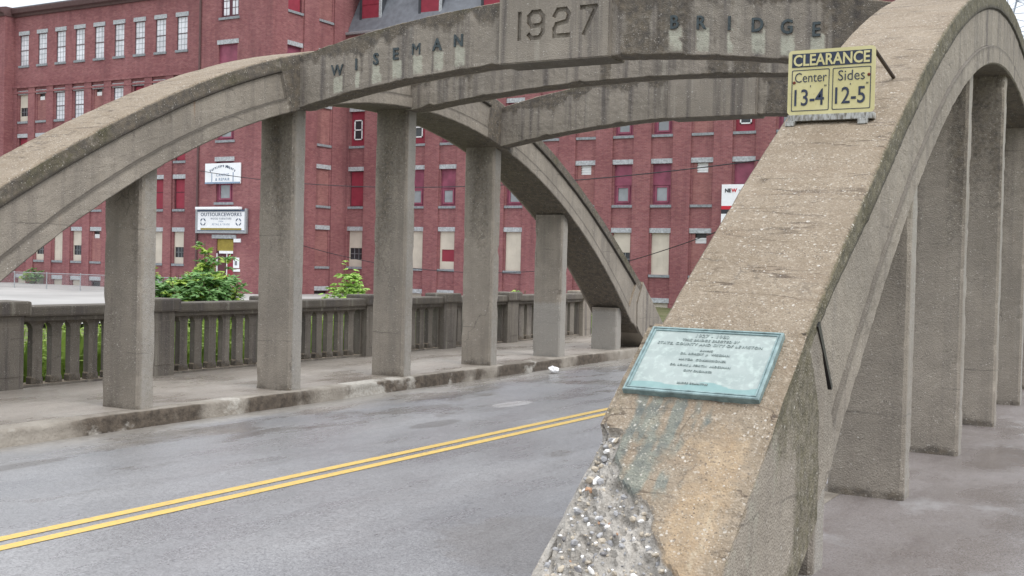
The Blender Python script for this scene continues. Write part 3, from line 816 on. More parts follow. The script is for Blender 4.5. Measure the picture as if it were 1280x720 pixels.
# ------------------------------------------------------------------ balustrade across the road
bal = thing('concrete_balustrade', 'low grey concrete balustrade of upright balusters beyond the far pavement', 'balustrade', (-11.85, 14, 0))
XB0, XB1 = -12.0, -11.72
posts = [(8.39+2.357*k, 8.89+2.357*k) for k in range(-2, 6)]+[(23.62, 24.12)]
for (a, b) in posts:
    m = MB(); m.box(XB0-.04, XB1+.03, a+.03, b-.03, -.02, .86, 0, .015)
    m.box(XB0-.015, XB1+.036, a+.10, b-.10, .14, .74, 0, .01)
    o = m.build('post', M_RAIL if b < 24 else M_CONC, bal)
    m = MB(); m.box(XB0-.10, XB1+.09, a-.03, b+.03, .86, 1.035, 0, .03); m.build('post_cap', M_CAP if b < 24 else M_CONC, o)
def bal_prof(w):
    return [(-w-.016, 0), (w+.016, 0), (w+.016, .10), (w, .12), (w, .70), (w+.025, .75), (w+.075, .78), (w+.075, .80), (-w-.075, .80), (-w-.075, .78), (-w-.025, .75), (-w, .70), (-w, .12), (-w-.016, .10)]
for (a, b), (a2, b2_) in zip(posts, posts[1:]):
    y0, y1 = b-.03, a2+.03; n = 6 if y1-y0 < 2.2 else 8
    m = MB(); m.box(XB0-.05, XB1+.05, y0+.003, y1-.003, .845, .972, 0, .025); m.box(XB0+.0, XB1-.0, y0+.003, y1-.003, .79, .845, 0, .006)
    m.build('top_rail', M_CAP, bal)
    m = MB(); m.box(XB0-.03, XB1-.06, y0+.003, y1-.003, -.2, .03, 0, .006); m.build('bottom_sill', M_RAIL, bal)
    pitch = (y1-y0)/(n+1)
    for i in range(n):
        yc = y0+pitch*(i+1); m = MB()
        m.prism([(yc+p, z+.0) for p, z in bal_prof(pitch*.5-.067)], 0, XB0+.10, XB1-.09)
        m.at = {'grime_shade': [.85 if v[2] < .115 else (.5 if v[2] > .74 else .1) for v in m.v]}; m.build('baluster', M_RAIL, bal)  # darker at foot and top
    for yc in (y0, y1):
        sgn = 1 if yc == y0 else -1; m = MB()
        m.box(XB0+.10, XB1-.09, min(yc, yc+sgn*.03), max(yc, yc+sgn*.03), .03, .79)
        m.build('half_baluster', M_RAIL, bal)

# ------------------------------------------------------------------ plaque on the end block
SL = math.atan(.796); ux = Vector((1, 0, 0)); uy = Vector((0, math.cos(SL), math.sin(SL))); un = Vector((0, -math.sin(SL), math.cos(SL)))
PO = Vector((-1.8505, 5.005, zblk(5.005)))+un*.012
plq = thing('bronze_plaque', 'green verdigris bronze plaque fixed to the sloping concrete end block', 'plaque', tuple(PO))
def pp(x, y, h): return PO+ux*x+uy*y+un*h
PWh, PHh = .322, .2205
m = MB(); nx_, ny_ = 60, 40; at = []
vs = []
for j in range(ny_+1):
    for i in range(nx_+1):
        x, y = -PWh+.024+(2*PWh-.048)*i/nx_, -PHh+.022+(2*PHh-.044)*j/ny_
        vs.append(pp(x, y, .014))
        wave = -.148+.014*math.sin(x*11+1.2)+.012*math.sin(x*23)+.02*abs(x/.3)**2-.012
        at.append(sst(.006, -.006, y-wave))
m.add(vs, [(j*(nx_+1)+i, j*(nx_+1)+i+1, (j+1)*(nx_+1)+i+1, (j+1)*(nx_+1)+i) for j in range(ny_) for i in range(nx_)])
m.at = {'dark': at}
m.build('plate', M_BRZ, plq)
m = MB()
prof = [(0, -.03), (0, .018), (.004, .022), (.011, .022), (.013, .016), (.017, .016), (.019, .020), (.024, .020), (.027, .013), (.027, -.03)]
secs = []
for sx_, sy_ in ((-1, -1), (1, -1), (1, 1), (-1, 1), (-1, -1)):
    secs.append([tuple(pp(sx_*(PWh-a), sy_*(PHh-a), h)) for a, h in prof])
vs, fs = loopsweep(secs, False); m.add(vs, fs); m.build('frame', M_BRZF, plq)
m = MB()
lines = [('1927 - 1983', .030, .172, 1), ('THIS BRIDGE ERECTED BY', .021, .140, 1), ('STATE, COUNTY AND CITY OF LEWISTON', .0235, .110, 1), ('DURING', .015, .070, 1), ('DR. ROBERT  J.  WISEMAN', .018, .044, 1),
         ('MAYOR  COMMISSIONER', .018, .006, 1), ('DR. LOUIS J. FORTIN  ALDERMAN', .017, -.034, 1), ('CITY ENGINEER', .017, -.068, 1), ('BRIDGE COMMITTEE', .014, -.150, 1)]
for t, sz, y, sx in lines:
    m = MB(); puttext(m, t, sz, pp(-.005, y, .0155), ux, uy, un, .004, .0003, spacing=1.15); m.build('text_line', M_BRZL, plq)

# ------------------------------------------------------------------ clearance sign standing on the near rib
SX0, SX1, SZ0, SZ1, SY = -2.152, -1.613, 2.585, 2.99, 7.19
sg = thing('clearance_sign', 'yellow CLEARANCE sign in worn paint, standing on the near arch rib', 'sign', ((SX0+SX1)/2, SY, 2.53))
def rrect(x0, x1, z0, z1, r, n=5):
    P = []
    for cx, cz, a in ((x1-r, z1-r, 0), (x0+r, z1-r, 90), (x0+r, z0+r, 180), (x1-r, z0+r, 270)):
        P += [(cx+r*math.cos(R(a+90*i/n)), cz+r*math.sin(R(a+90*i/n))) for i in range(n+1)]
    return P
m = MB(); m.prism(rrect(SX0, SX1, SZ0, SZ1, .025), 1, SY, SY+.006); m.build('panel', M_SYEL, sg)
def ringrect(m, x0, x1, z0, z1, w, y):
    o_ = rrect(x0, x1, z0, z1, .008, 3); i_ = rrect(x0+w, x1-w, z0+w, z1-w, .006, 3); n = len(o_)
    m.add([(x, y, z) for x, z in o_]+[(x, y, z) for x, z in i_], [(k, (k+1) % n, n+(k+1) % n, n+k) for k in range(n)])
wS, hS = SX1-SX0, SZ1-SZ0
def sp(u, v): return (SX0+u*wS, SZ0+v*hS)
m = MB()
x0, z0 = sp(.045, .735); x1, z1 = sp(.955, .945)
bandm = MB(); bandm.prism([(x0, z0), (x1, z0), (x1, z1), (x0, z1)], 1, SY-.003, SY-.001); bandm.build('title_band', M_SNAVY, sg)
for ua, ub in ((.045, .485), (.52, .955)):
    x0, z0 = sp(ua, .055); x1, z1 = sp(ub, .695); ringrect(m, x0, x1, z0, z1, .005, SY-.002)
def st(t, u, v, size, bold, sx=1): x, z = sp(u, v); puttext(m, t, size, (x, SY-.002, z), depth=.002, bold=bold, sx=sx)
st('Center', .268, .575, .088, -.0005, .80); st('Sides', .735, .575, .092, -.0005, .90)
st('13-4', .255, .265, .145, .0012, .80); st('12-5', .725, .27, .145, .0012, .80)
st("'", .268, .435, .05, 0); st('"', .44, .435, .045, 0); st("'", .725, .435, .05, 0); st('"', .915, .44, .045, 0)
m.build('legend', M_SNAVY, sg)
m = MB(); x, z = sp(.5, .84); puttext(m, 'CLEARANCE', .098, (x, SY-.0045, z), depth=.002, bold=.0022, sx=.86); m.build('title_text', M_SYEL, sg)
m = MB()
for u, v in ((.075, .50), (.93, .565)):
    x, z = sp(u, v); bm = bmesh.new(); bmesh.ops.create_icosphere(bm, subdivisions=2, radius=.010)
    for q in bm.verts: q.co = Vector((x+q.co.x, SY-.002+q.co.y*.6, z+q.co.z))
    m.addbm(bm)
m.build('bolt', M_RUSTB, sg)
m = MB(); m.box(SX0+.006, SX1, SY-.012, SY+.05, 2.545, 2.583, 0, .003); m.build('base_bar', M_ZINC, sg)
for x in (SX0+.03, SX1-.06):
    m = MB(); m.box(x-.035, x+.025, SY-.025, SY+.05, 2.512, 2.545, 0, .004); m.build('foot', M_ZINC, sg)
m = MB(); yb = 7.87
m.tube([(SX1-.004, SY+.008, 2.955), (SX1-.03, yb, ztop(yb)-.01)], .0125, 8)
m.build('brace', M_RUST, sg)
m = MB(); m.tube([(SX0+.03, SY+.008, 2.955), (SX0+.05, yb, ztop(yb)-.01)], .0125, 8); m.build('brace', M_RUST, sg)

# ------------------------------------------------------------------ mill buildings
XCW = -47.308; YB = 52.69; YA = 53.39; YD = 60.013
_wm = {}
def win(parent, fr, u, w, z0, z1, kind, rec=.16):
    """fr: (origin Vector, U dir, N dir outwards). Window centred at u with opening z0..z1."""
    O, U, Nn = fr
    def P(a, b, h): q = O+U*a+Nn*h; return (q.x, q.y, q.z+b)
    def slab(m, a0, a1, b0, b1, h0, h1, mi=0):
        vs = [P(a, b, h) for h in (h0, h1) for b in (b0, b1) for a in (a0, a1)]
        m.add(vs, [(0, 2, 3, 1), (4, 5, 7, 6), (0, 1, 5, 4), (2, 6, 7, 3), (0, 4, 6, 2), (1, 3, 7, 5)], mi)
    a0, a1 = u-w/2, u+w/2; H = z1-z0
    m = MB(); fm = MB(); mats = []; fmat = M_FRAME
    def bars(m, x0, x1, y0, y1, nx, ny, t=.03, h=-rec+.03):
        for i in range(1, nx): c = x0+(x1-x0)*i/nx; slab(m, c-t/2, c+t/2, y0, y1, -rec, h)
        for j in range(1, ny): c = y0+(y1-y0)*j/ny; slab(m, x0, x1, c-t/2, c+t/2, -rec, h)
    def edge(m, x0, x1, y0, y1, t=.07, h=-rec+.06):
        slab(m, x0, x0+t, y0, y1, -rec, h); slab(m, x1-t, x1, y0, y1, -rec, h)
        slab(m, x0+t, x1-t, y0, y0+t, -rec, h); slab(m, x0+t, x1-t, y1-t, y1, -rec, h)
    nm = 'window'
    if kind == 'pale':
        rec = .09; slab(m, a0, a1, z0, z1, -rec-.05, -rec); mats = [M_PALEG]
        edge(fm, a0, a1, z0, z1, .035, -rec+.03); slab(fm, a0, a1, (z0+z1)/2-.03, (z0+z1)/2+.03, -rec, -rec+.03); fmat = M_SASH; bars(m, a0, a1, z0, z1, 3, 6, .022, -rec+.012)
        m.mi = m.mi[:6]+[1]*(len(m.mi)-6); mats = [M_PALEG, M_GREYG]
    elif kind == 'cream':
        slab(m, a0, a1, z0, z1, -rec-.05, -rec+.05); mats = [M_CREAM]
        bars(fm, a0, a1, z0, z1, 3, 5, .012, -rec+.056); fmat = M_CREAM
    elif kind in ('creamdark', 'creamred'):
        slab(m, a0, a1, z0+H*.52, z1, -rec-.05, -rec+.05); slab(m, a0, a1, z0, z0+H*.20, -rec-.05, -rec+.05)
        slab(m, a0+(.12 if kind == 'creamred' else .06), a1, z0+H*.20, z0+H*.52, -rec-.05, -rec, 1); mats = [M_CREAM, M_BLKG if kind == 'creamdark' else M_REDB]
        slab(m, a0, a0+(.12 if kind == 'creamred' else .06), z0+H*.20, z0+H*.52, -rec-.05, -rec+.05)
        if kind == 'creamdark':
            bars(fm, a0+.06, a1, z0+H*.20, z0+H*.52, 3, 2, .03); fmat = M_GREYG
        else: edge(fm, a0, a1, z0, z1, .02); fmat = M_CREAM
    elif kind == 'red':
        slab(m, a0, a1, z0, z1, -rec-.05, -rec+.03); mats = [M_REDB]
        slab(fm, a0, a1, (z0+z1)/2+.1, (z0+z1)/2+.14, -rec+.03, -rec+.05); edge(fm, a0, a1, z0, z1, .05); fmat = M_FRAME
    elif kind == 'redwhite':
        slab(m, a0, a1, z0, z1, -rec-.05, -rec+.03); mats = [M_REDB, M_BLKG]
        x0, x1, y0, y1 = u-w*.30, u+w*.30, z0+H*.18, z0+H*.76
        slab(m, x0, x1, y0, y1, -rec+.03, -rec+.05, 1)
        for (p, q, r_, s_) in ((x0, x0+.07, y0, y1), (x1-.07, x1, y0, y1), (x0, x1, y0, y0+.07), (x0, x1, y1-.07, y1), (x0, x1, (y0+y1)/2-.035, (y0+y1)/2+.035)):
            slab(fm, p, q, r_, s_, -rec+.05, -rec+.09)
        fmat = M_WHITE
    elif kind == 'mauve':
        slab(m, a0, a1, z0, z1, -rec-.05, -rec+.03); mats = [M_MAUV, M_GREYG]
        x0, x1, y0, y1 = u-w*.28, u+w*.28, z0+H*.10, z0+H*.42
        slab(m, x0, x1, y0, y1, -rec+.03, -rec+.045, 1); edge(fm, x0-.1, x1+.1, y0-.1, y1+.1, .1, -rec+.09)
        slab(fm, a0, a1, z0+H*.48, z0+H*.53, -rec+.03, -rec+.08); edge(fm, a0, a1, z0, z1, .06, -rec+.06); fmat = M_MAUV
    elif kind == 'bricked':
        slab(m, a0, a1, z0, z1, -.2, -.05); mats = [M_BRK2]; nm = 'bricked_window'
    elif kind in ('louvre', 'smallopen'):
        slab(m, a0, a1, z0, z1-H*.24, -.2, -.05); slab(m, a0, a0+w*.2, z1-H*.24, z1, -.2, -.05); slab(m, a1-w*.2, a1, z1-H*.24, z1, -.2, -.05)
        slab(m, a0+w*.2, a1-w*.2, z1-H*.24, z1, -.2, -.16, 1); mats = [M_BRK2, M_DARK if kind == 'smallopen' else M_WHITE]
        for j in range(4):
            b = z1-H*.24+H*.24*(j+.2)/4*(.55 if kind == 'smallopen' else 1); slab(fm, a0+w*.2, a1-w*.2, b, b+.06, -.16, -.11)
        fmat = M_WHITE; nm = 'bricked_window'
    elif kind == 'dark':
        slab(m, a0, a1, z0, z1, -rec-.05, -rec); mats = [M_DARK]; edge(fm, a0, a1, z0, z1, .07)
    elif kind == 'pair':
        slab(m, a0, a1, z0, z1, -rec-.05, -rec+.02); mats = [M_FRAME, M_PALEG]
        for c in (-.24, .24):
            slab(m, u+c*w-w*.15, u+c*w+w*.15, z0+.15, z1-.1, -rec+.02, -rec+.03, 1)
            bars(fm, u+c*w-w*.15, u+c*w+w*.15, z0+.15, z1-.1, 2, 4, .03, -rec+.045)
    o = m.build(nm, mats, parent)
    if fm.v: fm.build('frame', fmat, o)
    l = MB(); slab(l, a0-.10, a1+.10, z1+.002, z1+.27, -.10, .05); l.build('lintel', M_GRAN, o)
    l = MB(); slab(l, a0-.09, a1+.09, z0-.15, z0-.002, -.10, .08); l.build('sill', M_SILL, o)
    return o

def facade(parent, fr, u0, u1, z0, z1, holes, pil=(), name='wall', mat=None, depth=.22):
    """wall sheet with window openings (and reveals), pilaster strips proud of it"""
    O, U, Nn = fr
    us = sorted({u0, u1} | {round(h[0], 4) for h in holes} | {round(h[1], 4) for h in holes})
    zs = sorted({z0, z1} | {round(h[2], 4) for h in holes} | {round(h[3], 4) for h in holes})
    def P(a, b, h=0): q = O+U*a+Nn*h; return (q.x, q.y, q.z+b)
    m = MB(); hs = [(round(a, 4), round(b, 4), round(c, 4), round(d, 4)) for a, b, c, d in holes]
    for i in range(len(us)-1):
        for j in range(len(zs)-1):
            cu, cz = (us[i]+us[i+1])/2, (zs[j]+zs[j+1])/2
            if any(a < cu < b and c < cz < d for a, b, c, d in hs): continue
            m.add([P(us[i], zs[j]), P(us[i+1], zs[j]), P(us[i+1], zs[j+1]), P(us[i], zs[j+1])], [(0, 1, 2, 3)])
    for a, b, c, d in hs:
        for (p, q) in (((a, c), (b, c)), ((b, c), (b, d)), ((b, d), (a, d)), ((a, d), (a, c))):
            m.add([P(*p), P(*q), P(*q, -depth), P(*p, -depth)], [(0, 1, 2, 3)])
    for (a, b, c, d, pr) in pil:
        vs = [P(x, z, h) for h in (0.0, pr) for z in (c, d) for x in (a, b)]
        m.add(vs, [(4, 5, 7, 6), (0, 1, 5, 4), (2, 6, 7, 3), (0, 4, 6, 2), (1, 3, 7, 5)])
    return m.build(name, mat or M_BRK, parent, recalc=False)

# --- A: long wing with the row of tall pale windows
wing = thing('brick_mill_wing', 'long red brick mill wing at far left with a top row of narrow pale windows', 'mill building', (-63, YA, -.6))
frA = (Vector((0, YA, 0)), Vector((1, 0, 0)), Vector((0, -1, 0)))
colsA = [-70.9+i*1.928 for i in range(9)]
rowsA = [(-1.6, -.15), (1.15, 3.2), (4.65, 6.6), (7.75, 9.75), (10.9, 12.78), (14.84, 16.98)]
kA = {5: ['pale']*9, 4: ['creamdark', 'smallopen', 'pale', 'pale', 'smallopen', 'pale', 'red', 'pale', 'pale'],
      3: ['red', 'red', 'cream', 'red', 'bricked', 'cream', 'red', 'cream', 'red'], 2: ['red', 'bricked', 'cream', 'red', 'bricked', 'red', 'bricked', 'red', 'red'],
      1: ['cream', 'creamdark', 'cream', 'creamdark', 'smallopen', 'cream', 'bricked', 'cream', 'creamdark'], 0: ['cream', 'cream', 'cream', 'cream', 'dark', 'cream', 'dark', 'cream', 'cream']}
WA = .92
holes = [(u-WA/2, u+WA/2, a, b) for (a, b) in rowsA for u in colsA]
pil = []
edges = [-71.9]+colsA+[-53.6]
for i in range(10):
    a = colsA[i-1]+.62 if i > 0 else -71.95; b = colsA[i]-.62 if i < 9 else -53.35
    pil.append((a, b, -1.6, 13.25, .11))
pil.append((-71.95, -53.35, 13.25, 13.42, .16)); pil.append((-71.95, -53.35, 12.85, 12.98, .13))
pil.append((-73.6, -71.95, -1.6, 18.45, .80))
wl = facade(wing, frA, -74.5, -53.1, -1.7, 18.5, holes, pil)
for r_, (a, b) in enumerate(rowsA):
    for c_, u in enumerate(colsA): win(wing, frA, u, WA, a, b, kA[r_][c_])
m = MB()
prof = [(0, 18.3), (.12, 18.3), (.16, 18.45), (.36, 18.52), (.42, 18.78), (.42, 18.84), (0, 18.95)]
m.prism([(YA-a, z) for a, z in prof], 0, -72.0, -53.1)
m.prism([(YA-.8-a, z) for a, z in prof]+[(YA, 18.95), (YA, 18.3)], 0, -74.6, -71.9)
m.build('cornice', M_CORN, wing)
m = MB(); m.box(-90, -53.1, YA+.25, YA+14, -1.6, 18.6); m.box(-90, -74.4, YA-.6, YA+.3, -1.6, 18.6)
m.build('rear_wall', M_BRK, wing)
m = MB(); m.box(-90, -53.1, YA+.02, YA+14, 18.96, 19.05); m.build('roof', M_SLATE, wing)

# --- B + C: stair tower
tow = thing('brick_stair_tower', 'plain red brick stair tower with two white trade signs and a red door', 'mill tower', (-50.2, YB, -.6))
frB = (Vector((0, YB, 0)), Vector((1, 0, 0)), Vector((0, -1, 0)))
frC = (Vector((XCW, 0, 0)), Vector((0, 1, 0)), Vector((1, 0, 0)))
wB = [(-50.75, 1.5, 16.4, 18.4, 'pair'), (-50.82, 1.55, 12.5, 14.75, 'mauve'), (-50.9, 1.4, 8.85, 11.0, 'mauve'), (-50.92, 1.4, 5.02, 7.55, 'mauve'), (-50.75, 1.4, 20.2, 22.3, 'pair')]
holes = [(u-w/2, u+w/2, a, b) for u, w, a, b, k in wB]+[(-51.50, -50.08, -.6, 2.78)]
facade(tow, frB, -53.12, XCW, -1.7, 24, holes, [])
for u, w, a, b, k in wB: win(tow, frB, u, w, a, b, k)
wC = []
for yy, kk in ((54.75, ['dark', 'cream', 'red', 'red', 'mauve', 'red']), (57.72, ['dark', 'bricked', 'bricked', 'bricked', 'bricked', 'bricked'])):
    for (a, b), k in zip(((-2.0, -.35), (1.2, 3.55), (5.08, 7.42), (8.98, 11.3), (12.9, 14.72), (16.85, 19.2)), kk): wC.append((yy, 1.28, a, b, k))
holes = [(u-w/2, u+w/2, a, b) for u, w, a, b, k in wC]
facade(tow, frC, YB, 62, -1.7, 24, holes, [(YB, 54.0, -1.7, 24, .1), (55.55, 56.95, -1.7, 24, .1), (58.5, 59.9, -1.7, 24, .1)])
for u, w, a, b, k in wC: win(tow, frC, u, w, a, b, k)
m = MB(); m.box(-53.1, XCW-.3, YB+.3, 66, -1.6, 23.9); m.build('rear_wall', M_BRK, tow)
m = MB(); m.box(-53.4, XCW+.3, YB-.3, 66.2, 24, 24.3, 0, .05); m.build('roof', M_CORN, tow)
m = MB(); m.tube([(-53.13, YB-.07, -1), (-53.13, YB-.07, 24)], .07, 8); m.build('downpipe', M_CORN, tow)
m = MB(); m.box(-51.50, -50.62, YB+.1, YB+.16, -.6, 1.86); 
dr = m.build('door', M_FRAME, tow)
m = MB(); m.box(-50.60, -50.10, YB+.06, YB+.14, -.6, 1.8); m.build('door_leaf', M_REDB, dr)
m = MB(); m.box(-50.66, -50.60, YB+.02, YB+.14, -.6, 1.86); m.box(-51.50, -51.44, YB+.02, YB+.14, -.6, 1.86); m.build('frame', M_WHITE, dr)
m = MB(); m.box(-51.48, -50.10, YB+.08, YB+.15, 2.02, 2.74); m.build('transom_board', M_BOARD, dr)
m = MB(); m.box(-51.25, -50.10, YB-.01, YB+.14, 1.86, 2.02); m.build('transom_bar', M_SWHT, dr)
m = MB(); m.box(-51.85, -49.85, YB-.05, YB+.1, 2.782, 3.02); m.build('lintel', M_GRAN, tow)

# trade signs on the tower
s1 = thing('trade_sign', 'small white board with an arch of lettering, upper sign on the brick tower', 'sign', (-50.95, YB-.1, 6.8))
m = MB(); m.box(-52.43, -49.50, YB-.13, YB-.06, 6.16, 7.42); m.build('board', M_SWHT, s1)
m = MB()
txt = 'Furniture Makers'
for i, ch in enumerate(txt):
    if ch == ' ': continue
    t = (i-7.5)/7.5; puttext(m, ch, .26, (-50.96+t*1.0, YB-.134, 7.24-.30*t*t), (math.cos(t*.5), 0, -math.sin(t*.5)), (math.sin(t*.5), 0, math.cos(t*.5)), depth=.006, bold=.006)
m.build('arched_text', M_NAVY, s1)
m = MB(); puttext(m, 'CANING', .24, (-50.96, YB-.134, 6.70), depth=.006, bold=.004, spacing=1.25); puttext(m, '& REPAIR', .24, (-50.96, YB-.134, 6.43), depth=.006, bold=.004, spacing=1.25)
for x in (-51.85, -50.08): m.box(x-.03, x+.03, YB-.14, YB-.131, 6.28, 6.85)
m.build('text', M_SBLUE, s1)
m = MB(); m.box(-52.43, -49.50, YB-.142, YB-.131, 6.165, 6.26); m.build('bottom_band', M_SBLUE, s1)
s2 = thing('trade_sign', 'large framed white board with a lamp hood above, lower sign over the tower door', 'sign', (-51, YB-.1, 3.9))
m = MB(); m.box(-52.97, -49.02, YB-.16, YB-.06, 3.24, 4.44); m.build('board', M_SWHT, s2)
m = MB()
for a in ((-53.12, -52.97, 3.1, 4.62), (-49.02, -48.87, 3.1, 4.62), (-52.97, -49.02, 3.1, 3.24)): m.box(a[0], a[1], YB-.2, YB-.05, a[2], a[3])
m.build('frame', M_STEEL, s2)
m = MB(); m.box(-52.97, -49.02, YB-.19, YB-.05, 4.44, 4.55); m.box(-52.97, -49.02, YB-.175, YB-.161, 3.24, 3.29); m.build('trim', M_NAVY, s2)
m = MB(); m.box(-52.95, -49.35, YB-.42, YB-.06, 4.56, 4.72, 0, .03); m.build('lamp_hood', M_SWHT, s2)
m = MB(); puttext(m, 'OUTSOURCEWORKS', .30, (-51.0, YB-.163, 4.26), depth=.006, bold=.004, sx=1.12, spacing=1.1)
puttext(m, 'WOOD FURNITURE', .17, (-51.0, YB-.163, 4.0), depth=.005, spacing=1.2)
m.build('text', M_NAVY, s2)
m = MB(); puttext(m, 'OPEN', .13, (-51.0, YB-.163, 3.83), depth=.005, spacing=1.2); puttext(m, 'RETAIL & TRADE', .17, (-51.0, YB-.163, 3.65), depth=.005, spacing=1.2); m.build('pale_text', M_SBLUE, s2)
m = MB()
for x in (-52.5, -49.55):
    for k in range(4):
        a0 = k*90+15
        pts = [(x+.2*math.cos(R(a0+i*12)), YB-.166, 3.80+.2*math.sin(R(a0+i*12))) for i in range(6)]; m.tube(pts, .035, 5)
m.build('emblem', M_NAVY, s2)
m = MB(); m.box(-52.7, -49.3, YB-.166, YB-.1605, 3.30, 3.42); m.build('bottom_strip', M_BOARD, s2)
tag((lambda m: (m.box(-50.02, -49.45, YB-.06, YB-.01, 2.56, 2.78), m.build('street_number_sign', M_SWHT))[1])(MB()), 'tiny white plate beside the tower door lintel', 'sign')
nb = thing('notice_board', 'small white paper notices on the brick by the tower door', 'notice', (-49.85, YB-.03, 1.2))
m = MB(); m.box(-50.03, -49.55, YB-.05, YB-.01, .98, 1.62, 0, .01); m.build('sheet', M_SWHT, nb)
m = MB(); m.box(-49.9, -49.7, YB-.056, YB-.051, 1.15, 1.42); m.build('emblem', M_GREYG, nb)
m = MB(); m.box(-50.03, -49.48, YB-.05, YB-.01, .76, .92); m.build('strip', M_SWHT, nb)

# --- D: mansard roofed mill
mil = thing('mansard_brick_mill', 'wide red brick mill with slate mansard roof and red dormers behind the arches', 'mill building', (-32, YD, -.6))
frD = (Vector((0, YD, 0)), Vector((1, 0, 0)), Vector((0, -1, 0)))
colsD = [-46.37+i*2.376 for i in range(15)]
rowsD = [(-2.3, -.36), (1.22, 3.56), (5.14, 7.45), (9.08, 11.32), (12.9, 14.95)]
pat = {1: ['creamdark', 'cream', 'cream', 'creamred', 'cream', 'cream', 'cream', 'louvre', 'creamdark', 'cream', 'smallopen', 'cream', 'creamdark', 'louvre', 'cream'],
       2: ['red', 'red', 'mauve', 'mauve', 'bricked', 'mauve', 'mauve', 'louvre', 'mauve', 'mauve', 'louvre', 'mauve', 'mauve', 'bricked', 'mauve'],
       3: ['redwhite', 'mauve', 'redwhite', 'mauve', 'bricked', 'mauve', 'mauve', 'bricked', 'mauve', 'mauve', 'bricked', 'redwhite', 'mauve', 'bricked', 'mauve'],
       4: ['red', 'mauve', 'mauve', 'mauve', 'bricked', 'mauve', 'mauve', 'bricked', 'red', 'mauve', 'bricked', 'mauve', 'mauve', 'bricked', 'mauve'],
       0: ['cream']*15}
WD = 1.1
holes = [(u-WD/2, u+WD/2, a, b) for (a, b) in rowsD for u in colsD]
pil = [(colsD[i]+.66, colsD[i+1]-.66, -2.4, 15.9, .12) for i in range(14)]+[(colsD[0]-1.0, colsD[0]-.66, -2.4, 15.9, .12), (colsD[-1]+.66, colsD[-1]+1.8, -2.4, 15.9, .12), (colsD[0]-1.0, colsD[-1]+1.8, 15.9, 16.3, .2)]
XD0, XD1 = XCW, colsD[-1]+1.8
facade(mil, frD, XD0, XD1, -2.5, 16.35, holes, pil)
for r_, (a, b) in enumerate(rowsD):
    for c_, u in enumerate(colsD): win(mil, frD, u, WD, a, b, pat[r_][c_])
m = MB(); m.box(XD0+.01, XD1, YD+.3, YD+16, -2.4, 16.2); m.build('rear_wall', M_BRK, mil)
m = MB(); m.prism([(YD+16.2, 16.45), (YD-.15, 16.45), (YD+2.6, 21.6), (YD+14, 21.9)], 0, XD0+.02, XD1+.2); rf = m.build('roof', M_SLATE, mil)
m = MB(); m.box(XD0+.03, XD1+.3, YD-.42, YD-.02, 16.28, 16.46, 0, .04); m.build('gutter', M_STEEL, rf)
for i, c_ in enumerate(range(0, 15, 2)):
    x = -45.8+i*4.66
    if x > XD1-1: break
    w, z0, z1, yf = .85, 16.95, 19.7, YD+.42
    m = MB(); m.prism([(x-w, z0), (x+w, z0), (x+w, z1), (x, z1+.8), (x-w, z1)], 1, yf, YD+3.0); d = m.build('dormer', M_SLATD, rf)
    m = MB(); m.box(x-w+.16, x+w-.16, yf-.05, yf-.001, z0+.05, z1-.1); m.box(x-w+.16, x+w-.16, yf-.075, yf-.051, (z0+z1)/2-.03, (z0+z1)/2+.03); m.build('board', M_REDB, d)
    m = MB(); m.box(x+w-.158, x+w+.02, yf-.09, yf-.001, z0+.02, z1); m.box(x-w-.02, x-w+.158, yf-.09, yf-.001, z0+.02, z1); m.box(x-w+.15, x+w-.15, yf-.085, yf-.002, z1-.098, z1-.005); m.mi = [0]*6+[1]*12; m.build('frame', [M_GRAN, M_SLATD], d)
    m = MB()
    for sgn in (-1, 1):
        m.prism([(x, z1+.85), (x+sgn*(w+.35), z1-.1), (x+sgn*(w+.35), z1-.0), (x, z1+1.0)], 1, yf-.35, YD+3.2)
    m.build('dormer_roof', M_SLATE, d)
tag((lambda m: (m.box(-21.38, -18.2, YD-.22, YD-.13, 5.05, 6.21, 0), m.box(-21.38, -18.2, YD-.23, YD-.13, 4.05, 4.62, 0), m.box(-21.38, -18.2, YD-.225, YD-.14, 4.86, 5.05, 1), m.box(-21.38, -18.2, YD-.225, YD-.14, 4.63, 4.858, 2),
                  puttext(m, 'NE', .27, (-21.02, YD-.232, 5.88), depth=.006, bold=.012, mi=2), puttext(m, 'W', .27, (-20.68, YD-.232, 5.88), depth=.006, bold=.012, mi=1), puttext(m, 'space', .2, (-20.2, YD-.232, 5.86), depth=.006, mi=3),
                  m.build('banner_sign', [M_SWHT, M_SRED, M_BLACK, M_GREYG]))[-1])(MB()), 'white sign with red and black bands on the mill, half behind the near arch', 'sign')

